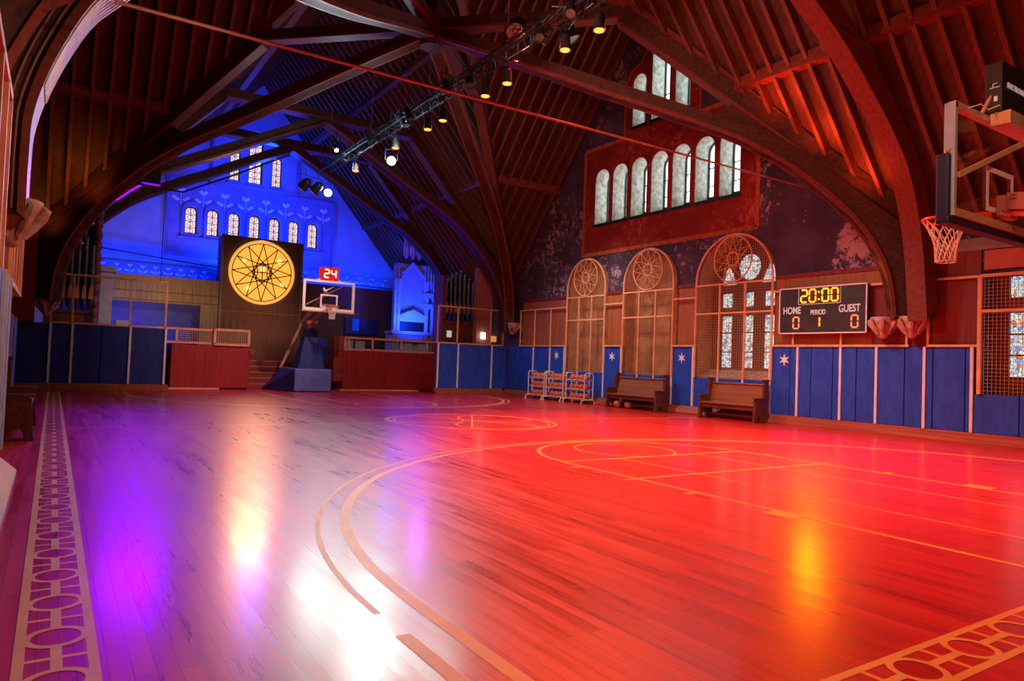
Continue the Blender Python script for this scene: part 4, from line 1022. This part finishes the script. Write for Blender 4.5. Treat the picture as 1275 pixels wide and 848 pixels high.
# timber screens
def scr(name, pts, holes, y0, y1, m, lab):
    o = MB().plate(pts, holes, fB, y0, y1).build(name, m); return tag(o, lab, 'screen')
o = scr('timber_screen', [(1.15, 1.05), (5.65, 1.05), (5.65, 4.28), (1.15, 4.25)], [[(1.4, 1.06), (4.98, 1.06), (4.98, 3.2), (1.4, 3.2)]], 31.0, 31.2, M_boardwood, 'low grey-brown boarded screen with a blue-lit recess at left')
b = MB()
for z in (3.28, 3.62): b.box(1.2, 5.62, 30.97, 31.0, z - .02, z + .02)
b.build('board_joint', M_boarddark, o)
o = MB().box(1.2, 5.4, 31.9, 32.0, 1.06, 3.5).build('recess_back', mat('recess_blue_light_tone', (.05, .07, .45), (.04, .05, .35), .7), o)  # blue light in the recess is put into this back colour
o = MB().box(5.72, 9.05, 31.0, 32.0, 1.05, 6.27).build('timber_screen', M_boarddark); tag(o, 'tall boarded screen carrying the yellow rosette', 'screen')
b = MB().box(5.68, 5.76, 30.95, 31.1, 1.05, 6.27); b.box(9.0, 9.08, 30.95, 31.1, 1.05, 6.27); b.box(5.72, 9.05, 30.96, 31.0, 3.05, 3.09); b.build('edge_batten', M_boardwood, o)
b = MB()
for k in range(4): b.box(6.7 + .28 * k, 6.9 + .28 * k, 30.97, 31.0, 1.6, 2.3); b.box(5.9 + .28 * k, 6.1 + .28 * k, 30.97, 31.0, 2.2, 2.8)
b.build('carved_panel', M_boarddark, o)
o = scr('timber_screen', [(9.1, 1.05), (14.0, 1.05), (14.0, 4.62), (9.1, 4.60)], [], 31.6, 31.8, M_boarddark, 'dark boarded screen behind the far hoop and right railing')
MB().box(11.3, 12.9, 31.4, 31.6, 2.4, 3.15).build('cabinet_opening', M_matnavy, o); MB().box(11.65, 11.95, 31.36, 31.4, 2.55, 3.12).build('lit_panel', emi('blue_panel_light', (.01, .05, 1), .6), o)
o = MB().box(.9, 1.35, 27.6, 28.2, 1.05, 1.06).build('column_base', M_bluewall) if False else None
t = thing('carved_post', 'scalloped orange carved post at the edge of the left organ', 'post', (1.05, 26.2, 2))
b = MB()
for k in range(11): b.lathe([(.05, -.22), (.12, -.1), (.13, 0), (.12, .1), (.05, .22)], (1.06, 26.35, 2.1 + .36 * k), 8)
b.build('scallop', M_case, t, True); MB().box(1.0, 1.12, 26.4, 26.6, 0, 6.1).build('post_core', M_case, t)
t = thing('square_pillar', 'pale blue-lit pillar beside the left organ pipes', 'pillar', (1.45, 27.5, 0)); MB().rbox(1.22, 1.6, 27.3, 27.7, 0, 4.0, .02).build('shaft', M_casew, t); MB().rbox(1.14, 1.68, 27.2, 27.8, 3.9, 4.1, .03).build('capital', M_casew, t)
o = MB().box(1.75, 2.15, 27.5, 27.9, 1.9, 2.3, bev=.02).build('storage_crate', M_casew); 
tag(o, 'small blue-lit box on the ledge behind the navy pads', 'box')
o = MB().box(1.7, 3.3, 27.2, 28.3, 0, 1.9).build('stage_ledge', M_boarddark); tag(o, 'dark ledge behind the navy pads at left', 'ledge')
# rosette
t = thing('rosette_disc', 'glowing yellow rosette with a dark star web and basketball centre', 'rosette', (7.33, 31.0, 4.8))
MB().lathe([(1.30, 0), (1.33, .03), (1.33, .06), (1.30, .09)], (7.33, 30.95, 4.79), 48, (0, -1, 0)).build('lit_disc', M_rosette, t)
PR = lambda a, q: (7.33 + a, 30.845, 4.79 + q)
MB().tube([PR(1.33 * math.cos(x), 1.33 * math.sin(x)) for x in [2 * PI * k / 48 for k in range(48)]], .045, 8, closed=True).build('gold_rim', mat('gold_rim_paint', (.85, .5, .12), None, .4, bs_=0, emit=(1, .5, .1), es=.8), t, True)
spoked(PR, 1.23, .40, 12, .022, t, M_boarddark, .02)
for a, q in ((-.75, .45), (.7, .55), (.85, -.45), (-.55, -.7), (0, .15)): MB().lathe([(.10, 0), (.10, .01)], PR(a, q - .0), 14, (0, -1, 0)).build('bulb', M_discbulb, t)

# ------------------------------------------------------------------ organs
def pipes(t, xs, y, zb, tops, r, m, tip=True, cut=.55):
    for x, zt in zip(xs, tops):
        b = MB(); b.lathe([(r * .25, 0), (r, .42), (r, zt - zb)], (x, y, zb), 10); b.build('pipe', m, t, True)
        if tip:
            b = MB(); b.add([(x - r * .8, y - r * 1.02, zb + .42), (x + r * .8, y - r * 1.02, zb + .42), (x + r * .55, y - r * 1.05, zb + .72), (x, y - r * 1.1, zb + .9), (x - r * .55, y - r * 1.05, zb + .72), (x - r * .8, y - r * .7, zb + .42), (x + r * .8, y - r * .7, zb + .42), (x, y - r * .7, zb + .9)],
                [(0, 1, 2, 3, 4), (0, 5, 6, 1), (1, 6, 7, 3, 2), (0, 4, 3, 7, 5)]); b.build('pipe_mouth', M_pipetip, t)
t = thing('pipe_organ', 'dark metal organ pipes with golden mouths at the far left', 'organ', (.4, 26.4, 0))
pipes(t, [-.02 + .19 * k for k in range(6)], 26.2, 2.45, [4.3, 4.6, 4.9, 5.0, 4.8, 4.6], .085, M_pipe)
pipes(t, [.1 + .2 * k for k in range(5)], 26.6, 2.6, [5.15, 5.35, 5.55, 5.75, 5.95], .095, M_pipe, False)
for x, z in ((.46, 4.75), (.6, 4.62), (.74, 4.5), (.86, 5.3)): MB().lathe([(.02, -.06), (.06, -.02), (.06, .02), (.02, .06)], (x, 26.05, z), 8).build('gold_knob', M_pipetip, t)
b = MB().box(-.3, .9, 26.05, 26.8, 0, 2.45); b.rbox(-.3, .92, 26.0, 26.85, 2.38, 2.5, .02); b.build('case', M_case, t)
t = thing('pipe_organ', 'dark organ pipes with gold-tipped crown behind the right rail frame', 'organ', (14.9, 27, 0))
zz = [4.75, 4.95, 5.1, 5.2, 5.05, 4.9, 4.75]
pipes(t, [14.22 + .22 * k for k in range(7)], 27.0, 3.0, zz, .095, M_pipe)
for k in range(7): MB().lathe([(.02, -.06), (.07, -.01), (.07, .02), (.01, .08)], (14.22 + .22 * k, 26.95, zz[k] + .06), 8).build('gold_knob', M_pipetip, t)
pipes(t, [14.25 + .22 * k for k in range(7)], 27.35, 3.0, [5.0 + .1 * (k % 3) for k in range(7)], .09, M_pipe, False)
b = MB().box(14.05, 15.75, 26.85, 27.7, 0, 3.0); b.rbox(14.0, 15.8, 26.8, 27.75, 2.9, 3.06, .02); b.rbox(13.95, 14.1, 26.8, 27.7, 1.05, 5.0, .02); b.build('case', M_case, t)
t = thing('pipe_organ', 'tall carved organ case glowing blue at the far right', 'organ', (13.9, 29.8, 1.05))
b = MB()
for x in (12.95, 13.12, 14.55, 14.9): b.rbox(x - .07, x + .07, 29.5, 29.75, 1.05, 5.0, .02)
b.box(12.85, 15.0, 29.75, 30.3, 1.05, 2.5); b.rbox(12.8, 15.1, 29.45, 30.3, 2.45, 2.6, .02); b.rbox(12.8, 15.1, 29.45, 30.3, 2.1, 2.2, .02); b.rbox(14.4, 15.1, 29.45, 30.3, 3.7, 3.95, .02); b.rbox(14.4, 15.1, 29.45, 30.3, 4.2, 4.45, .02)
b.build('case', M_casew, t)
b = MB().plate([(13.2, 3.35), (14.5, 3.35), (14.5, 5.1), (13.85, 5.75), (13.2, 5.1)], [], fB, 29.8, 29.95); b.build('back_panel', M_bluewall, t)
b = MB().plate([(13.2, 3.05), (14.5, 3.05), (14.5, 3.35), (13.85, 3.62), (13.2, 3.35)], [], fB, 29.5, 29.7); b.build('music_pediment', M_casew, t)
MB().box(13.2, 14.5, 29.6, 29.75, 2.62, 3.05).build('keyboard_opening', M_black, t)
for x0, tops in ((12.95, [5.2, 5.45, 5.2]), (14.45, [5.5, 5.7, 5.6, 5.35])):
    for k, z in enumerate(tops):
        b = MB(); b.lathe([(.03, 0), (.055, .3), (.055, z - 4.4), (.02, z - 4.35), (.05, z - 4.28), (.01, z - 4.2)], (x0 + .15 * k, 29.6, 4.4), 8); b.build('small_pipe', M_casew, t, True)
b = MB().plate([(13.25, 5.1), (13.85, 5.72), (14.45, 5.1), (14.45, 5.22), (13.85, 5.84), (13.25, 5.22)], [], fB, 29.7, 29.8); b.build('gable_crest', M_casew, t)
for k, (x, z0_, z1_) in enumerate(((13.3, 5.9, 7.2), (13.62, 5.9, 7.3), (13.94, 5.9, 6.95))):
    MB().lathe([(.05, 0), (.13, .2), (.13, z1_ - z0_ - .1), (.08, z1_ - z0_)], (x, 29.3, z0_), 10).build('large_pipe', mat('rosy_pipe_metal', (.5, .3, .38), (.4, .2, .28), .35, metal=.4, bs_=0), t, True)
MB().box(13.1, 15.0, 29.85, 30.25, 4.9, 5.75).build('upper_case', M_casew, t)
def wall_lamp(x, y, z, lab, m=None):
    t = thing('wall_lamp', lab, 'lamp', (x, y, z)); MB().rbox(x - .10, x + .10, y - .05, y + .05, z - .14, z + .14, .02).build('lit_globe', m or emi('pale_lamp_glass', (.95, 1, .85), 3.5), t, True)
    MB().box(x - .05, x + .05, y + .05, y + .12, z - .1, z + .1).build('back_plate', M_black, t)
wall_lamp(13.95, 26.1, 2.45, 'small pale lit lamp behind the rail frame, in front of the dark organ pipes', mat('dim_lamp_glass', (.6, .65, .6), None, .4, emit=(.7, .8, .7), es=.5)); wall_lamp(15.5, 25.9, 2.45, 'bright white lit lamp behind the right rail frame')
o = MB().box(15.75, 16.0, 25.6, 25.7, 2.2, 2.45).build('amber_sign', mat('amber_sign_face', (.8, .4, .1), None, .5, emit=(1, .45, .1), es=.5)); tag(o, 'small amber box at the right end of the back rail', 'sign')

# ------------------------------------------------------------------ lighting rig over the court
t = thing('lighting_rig', 'long black lighting rig with cables hanging along the middle of the roof', 'lighting rig', (XC, 15.5, 8))
b = MB()
for dx, dz in ((-.16, 7.85), (.16, 7.85), (0, 8.12)): b.tube([(XC + dx, 8.6, dz), (XC + dx, 24.2, dz)], .025, 6)
y = 8.6; k = 0
while y < 24.1:
    for a, c in (((-.16, 7.85), (.16, 7.85)), ((.16, 7.85), (0, 8.12)), ((0, 8.12), (-.16, 7.85))):
        b.tube([(XC + a[0], y, a[1]), (XC + c[0], y + .45, c[1])], .010, 4)
    y += .45
b.build('truss_frame', M_black, t)
b = MB()
for y in (9.2, 12.4, 16.1, 20.0, 23.8): b.tube([(XC, y, 8.1), (XC, y, 11.5 if abs(y - 16.1) > .5 else 9.6)], .008, 4)
b.build('hanging_wire', M_grey, t)
for j in range(5):
    b = MB(); rr = random.Random(j); path = []
    for k in range(40): path.append((XC + rr.uniform(-.3, .3), 9.0 + k * .37, 7.95 + .18 * math.sin(k * 1.7 + j) + rr.uniform(-.1, .1)))
    b.tube(path, .014, 4); b.build('cable', M_black, t)
LY = [9.38, 10.36, 12.36, 13.25, 15.27, 16.11, 18.12, 21.2]
for i, y in enumerate(LY):
    lab = ['nearest, highest in the picture', 'second nearest', 'third nearest', 'fourth nearest', 'fifth nearest', 'sixth nearest', 'seventh, just above the bright white lamp', 'farthest of the row'][i]
    t = thing('pendant_lamp', 'black can lamp glowing amber in the hanging row, ' + lab, 'lamp', (XC, y, 7.2), 'amber lamps under the lighting rig')
    z = 7.22
    MB().lathe([(.07, .30), (.09, .27), (.105, .04), (.12, 0), (.11, 0), (.10, .03)], (XC, y, z), 16).build('shade', M_black, t, True)
    MB().lathe([(.088, .0), (.09, .02), (.05, .025)], (XC, y, z - .004), 14).build('bulb', M_lamp, t)
    b = MB(); b.tube([(XC, y, z + .33), (XC, y, 7.86)], .012, 5); b.build('stem', M_black, t)
def spot_fixture(x, y, z, aim, lab, m, r=.13, lit=True):
    t = thing('stage_light', lab, 'stage light', (x, y, z), 'stage lights on the rig'); a = (Vector(aim) - Vector((x, y, z))).normalized(); c = Vector((x, y, z))
    b = MB(); b.lathe([(r * .55, -.38), (r * .9, -.3), (r, -.05), (r * 1.12, 0), (r * 1.05, .01), (r * .96, -.02)], c, 16, a, a.orthogonal()); b.build('housing', M_black, t, True)
    b = MB(); b.lathe([(r * .93, -.02), (r * .9, -.01)], c, 16, a, a.orthogonal()); b.build('lens', m, t)
    s = a.cross(Vector((0, 0, 1))).normalized(); m_ = c - a * .18
    b = MB(); b.tube([m_ + s * r, m_ + s * (r + .05), m_ + s * (r + .05) + Vector((0, 0, .3)), m_ - s * (r + .05) + Vector((0, 0, .3)), m_ - s * (r + .05), m_ - s * r], .014, 5); b.tube([m_ + Vector((0, 0, .3)), m_ + Vector((0, 0, .55))], .014, 5); b.build('yoke', M_black, t)
CAM = (0, 0, 1.33)
spot_fixture(7.75, 18.37, 6.92, (1.5, 2, .5), 'brilliant white stage light right of the blue gable, higher of the two', M_lampw, .12)
spot_fixture(7.75, 23.85, 7.02, (1.5, 2, .5), 'brilliant white stage light in front of the blue gable, lower of the two', M_lampw, .13)
spot_fixture(7.75, 12.1, 8.2, (4, 9, 0), 'large dark stage light at the top middle near the collar beam', M_chrome, .22)
spot_fixture(8.6, 11.3, 8.0, (12, 9, 0), 'dark round stage light with bright rim right of the top middle', M_chrome, .2)
spot_fixture(7.2, 21.5, 7.85, (6.5, 18, 5), 'small stage light with a faint white glint above the lower bright lamp', emi('faint_lamp', (.9, 1, 1), 20), .06)
spot_fixture(6.9, 24.0, 7.1, (5, 28, 4), 'dark round lamp left of the lower bright light', M_black, .17); spot_fixture(7.3, 24.0, 7.05, (5, 28, 4), 'dark round lamp next to the lower bright light', M_black, .17)
for i, y in enumerate((9.9, 11.0, 13.9, 14.6, 16.9, 17.4, 19.3)):
    spot_fixture(XC - .25 + .1 * (i % 3), y, 7.65, (XC - 3 + i, y - 3, 0), 'unlit black spotlight on the rig ' + ['between the nearest and second amber lamps', 'just beyond the second amber lamp', 'just beyond the fourth amber lamp', 'just before the fifth amber lamp', 'just beyond the sixth amber lamp', 'just before the upper bright white lamp', 'just beyond the upper bright white lamp'][i], M_scoreface, .10)
o = MB().box(1.98, 2.55, 24.05, 24.4, 6.45, 7.05, bev=.02).build('loudspeaker', M_black); tag(o, 'black box loudspeaker hung on the far left arch', 'speaker')
b = MB().tube([(.32, 7.3, 4.49), (14.09, 9.61, 5.58)], .018, 6); o = b.build('tie_cable', M_cable); tag(o, 'long thin steel tie cable crossing the whole roof to the near right arch', 'cable')
b = MB().tube([(15.95, 14.4, 11.6), (9.6, 9.2, 11.6)], .01, 4) if False else None
b = MB()
for y, x, z0_ in ((12.3, 5.2, 5.4), ): pass
o = MB().tube([(1.9, 24.2, 6.4), (3.2, 24.2, 6.35), (4.5, 24.2, 7.05), (6.5, 24.2, 8.2)], .03, 5).build('power_cable', M_black); tag(o, 'black cable sagging below the far left arch from the loudspeaker', 'cable')
o = MB().tube([(2.9, 26, 8.5), (2.9, 26, 3.6)], .012, 4).build('hanging_rope', M_black); tag(o, 'thin dark rope hanging in front of the blue wall at left', 'rope')
o = MB().tube([(-.05, 33.9, 5.65), (5.5, 33.9, 5.2), (15.5, 33.9, 4.9)], .025, 4).build('wall_cable', M_black); tag(o, 'dark cable strung across the blue far wall', 'cable')

# ------------------------------------------------------------------ lights
def spot(name, loc, aim, col, e, size=60, rad=.15, blend=.6):
    l = bpy.data.lights.new(name, 'SPOT'); l.color = col; l.energy = e; l.spot_size = math.radians(size); l.spot_blend = blend; l.shadow_soft_size = rad
    o = bpy.data.objects.new(name, l); COL.objects.link(o); o.location = loc
    o.rotation_euler = (Vector(aim) - Vector(loc)).to_track_quat('-Z', 'Y').to_euler(); return o
def point(name, loc, col, e, rad=.3):
    l = bpy.data.lights.new(name, 'POINT'); l.color = col; l.energy = e; l.shadow_soft_size = rad
    o = bpy.data.objects.new(name, l); COL.objects.link(o); o.location = loc; return o
def area(name, loc, aim, col, e, sx, sy):
    l = bpy.data.lights.new(name, 'AREA'); l.shape = 'RECTANGLE'; l.size = sx; l.size_y = sy; l.color = col; l.energy = e
    o = bpy.data.objects.new(name, l); COL.objects.link(o); o.location = loc
    o.rotation_euler = (Vector(aim) - Vector(loc)).to_track_quat('-Z', 'Y').to_euler(); return o
# blue wash in the chancel
spot('blue_wash', (3.0, 32.5, 3.0), (3.6, 34.3, 6.6), (.004, .04, 1), 1500, 130, .3); spot('blue_wash', (12.2, 32.4, 3.4), (11.6, 34.3, 7.2), (.004, .04, 1), 1500, 130, .3)
spot('blue_wash', (6.2, 32.8, 5.0), (6.5, 34.3, 8.5), (.006, .045, 1), 1000, 130, .3); spot('blue_wash', (9.0, 32.6, 5.0), (9.0, 34.3, 9), (.006, .045, 1), 1000, 130, .3)
point('blue_wash', (7.7, 31.5, 9.0), (.006, .045, 1), 700, .4)
spot('blue_wash', (1.5, 29.0, 2.0), (1.2, 31, 3.8), (.006, .045, 1), 150, 110, .2); spot('blue_wash', (3.0, 31.6, 1.4), (3.2, 31.9, 2.4), (.006, .045, 1), 60, 160, .2)
spot('blue_wash', (13.4, 28.4, 2.6), (13.8, 29.8, 4.2), (.006, .04, 1), 1300, 120, .3); point('blue_wash', (13.5, 31, 6.5), (.01, .05, 1), 120, .3)
spot('blue_key', (1.9, 25.7, 6.3), (.9, 5, 0), (.22, .0, 1), 700, 60, .5); spot('blue_key', (2.8, 25.7, 6.2), (1.6, 5, 0), (.22, .0, 1), 600, 60, .5)
spot('violet_key', (12.6, 25.6, 6.0), (6, 10, 0), (.35, .05, 1), 260, 60, .3)
# the two white stage lights, among added lamps for the floor glow
spot('disc_glow_fill', (7.3, 30.9, 6.45), (2.6, 8, 0), (1, .40, .07), 1900, 60, .7, .8)  # added lamp, strengthens the disc's orange glow on the floor
spot('white_key', (7.7, 18.2, 6.85), (2.0, 3, 0), (.82, 1, .90), 520, 70, .8, .8)
spot('white_key', (7.7, 23.7, 6.95), (2.5, 4, 0), (.82, 1, .90), 450, 70, .8, .8); spot('white_key', (8.3, 20.6, 6.9), (2.3, 3, 0), (.82, 1, .90), 420, 70, .9, .8); spot('white_key', (8.7, 16.8, 7.0), (2.6, 3, 0), (.82, 1, .90), 300, 70, .9, .8)  # the last two are added to widen the white floor glow
point('roof_tint_fill', (7.4, 17.6, 7.4), (.5, .88, 1), 110, .3); point('roof_tint_fill', (7.4, 21.9, 7.5), (.5, .88, 1), 75, .3)  # added points tinting the far roof timbers teal
# red floods on the court and right wall
spot('red_flood', (8.4, 9.6, 7.4), (6.5, 2.5, 0), (1, .09, .03), 3200, 80, .3, 1)
spot('red_flood', (8.2, 12.3, 8.0), (9, 7, 0), (1, .09, .03), 10500, 84, .3, 1)
spot('red_flood', (8.2, 16.5, 7.7), (10.5, 11.5, 0), (1, .10, .04), 5200, 72, .3, 1)
spot('red_flood', (3.0, 3.5, 5.2), (16, 6.5, 5.5), (1, .26, .12), 500, 110, .3, .8)
spot('red_flood', (5, 9, 6.5), (16, 14, 5.5), (1, .36, .26), 1300, 100, .3, .8)
spot('far_end_fill', (7.9, 17.0, 7.4), (5.0, 27.5, 1.2), (1, .62, .55), 2600, 52, .2, 1); spot('far_end_fill', (7.9, 16.6, 7.4), (12.2, 26.5, .6), (1, .62, .55), 700, 40, .2, 1)  # added spots to brighten the dim far end
spot('clock_glow', (15.62, 10.15, 3.34), (4, 3, 0), (1, .17, .0), 480, 110, .45, 1)  # added spot boosting the clock's amber streak on the floor
spot('left_warm', (2.6, 5.0, 4.6), (-.5, 9.0, 2.7), (1, .62, .40), 260, 60, .1, 1)  # added spot warming the left pier and its frames
spot('hoop_warm', (5.0, .6, 4.6), (8.0, 3.3, 3.4), (1, .66, .36), 200, 60, .1, 1)  # added spot warming the near backboard frame
# added warm fill without fixtures, thrown downwards
for x, y, z, e in ((3.0, 4.0, 6.8, 380), (11.5, 1.5, 6.5, 600), (2.5, 12, 7.0, 160), (11.2, 9.8, 6.2, 1100), (12.5, 18.0, 7.0, 1200), (7.7, 21.0, 7.4, 200)): spot('fill_light', (x, y, z), (x + (1.2 if x > 10 else 0), y + (2 if y > 20 else 0), 0), (1, .84, .74), e, 125, .4, .9)
for y in LY: point('amber_lamp_light', (XC, y, 7.1), (1, .5, .2), 10, .1)
# uplights hidden on the truss feet
for x, y, z in ((13.0, 9.8, 7.0), (13.75, 9.2, 6.3), (14.5, 8.5, 5.4)): spot('uplight', (x, y, z), (x + .5, y - .3, z + 1), (1, .07, .01), 110, 120, .3)
spot('uplight', (.5, 22.2, 5.4), (.4, 23.2, 6.8), (1, .26, .04), 36, 110, .25); spot('uplight', (-.4, 23.3, 4.4), (-.5, 24.0, 5.8), (1, .26, .04), 24, 110, .25)
for x in (2.4, 4.4): spot('screen_fill', (x, 27.9, 2.6), (x, 31.0, 3.6), (1, .55, .16), 220, 75, .3, 1)  # added spots, here and below, to warm the boarded screens
spot('screen_fill', (7.6, 27.5, 2.6), (7.4, 31, 2.6), (1, .35, .14), 260, 75, .3, 1)
spot('screen_fill', (11.3, 28.6, 3.0), (11.3, 31.6, 3.4), (.8, .4, .5), 60, 90, .3, 1)

w = bpy.data.worlds.new('world'); sc.world = w; w.use_nodes = True
bg = w.node_tree.nodes['Background']; bg.inputs[0].default_value = (.6, .75, 1, 1); bg.inputs[1].default_value = .6

# ------------------------------------------------------------------ camera
cd = bpy.data.cameras.new('camera'); cd.sensor_width = 36; cd.lens = 868.7 / 1275 * 36; cd.clip_start = .05
co = bpy.data.objects.new('camera', cd); COL.objects.link(co); sc.camera = co
yaw, pit, rol = CAMP = (0.581, 0.032, 0.037)
d = Vector((math.sin(yaw) * math.cos(pit), math.cos(yaw) * math.cos(pit), math.sin(pit)))
r0 = Vector((math.cos(yaw), -math.sin(yaw), 0)); u0 = r0.cross(d)
r = math.cos(rol) * r0 + math.sin(rol) * u0; u = -math.sin(rol) * r0 + math.cos(rol) * u0
M = Matrix((r, u, -d)).transposed().to_4x4(); M.translation = Vector((0, 0, 1.326)); co.matrix_world = M
sc.view_settings.view_transform = 'Standard'; sc.view_settings.look = 'None'; sc.view_settings.exposure = 0; sc.view_settings.gamma = 1; sc.view_settings.use_curve_mapping = False
sc.cycles.use_denoising = True; sc.cycles.sample_clamp_indirect = 6; sc.cycles.max_bounces = 7; sc.cycles.diffuse_bounces = 3; sc.cycles.transparent_max_bounces = 8
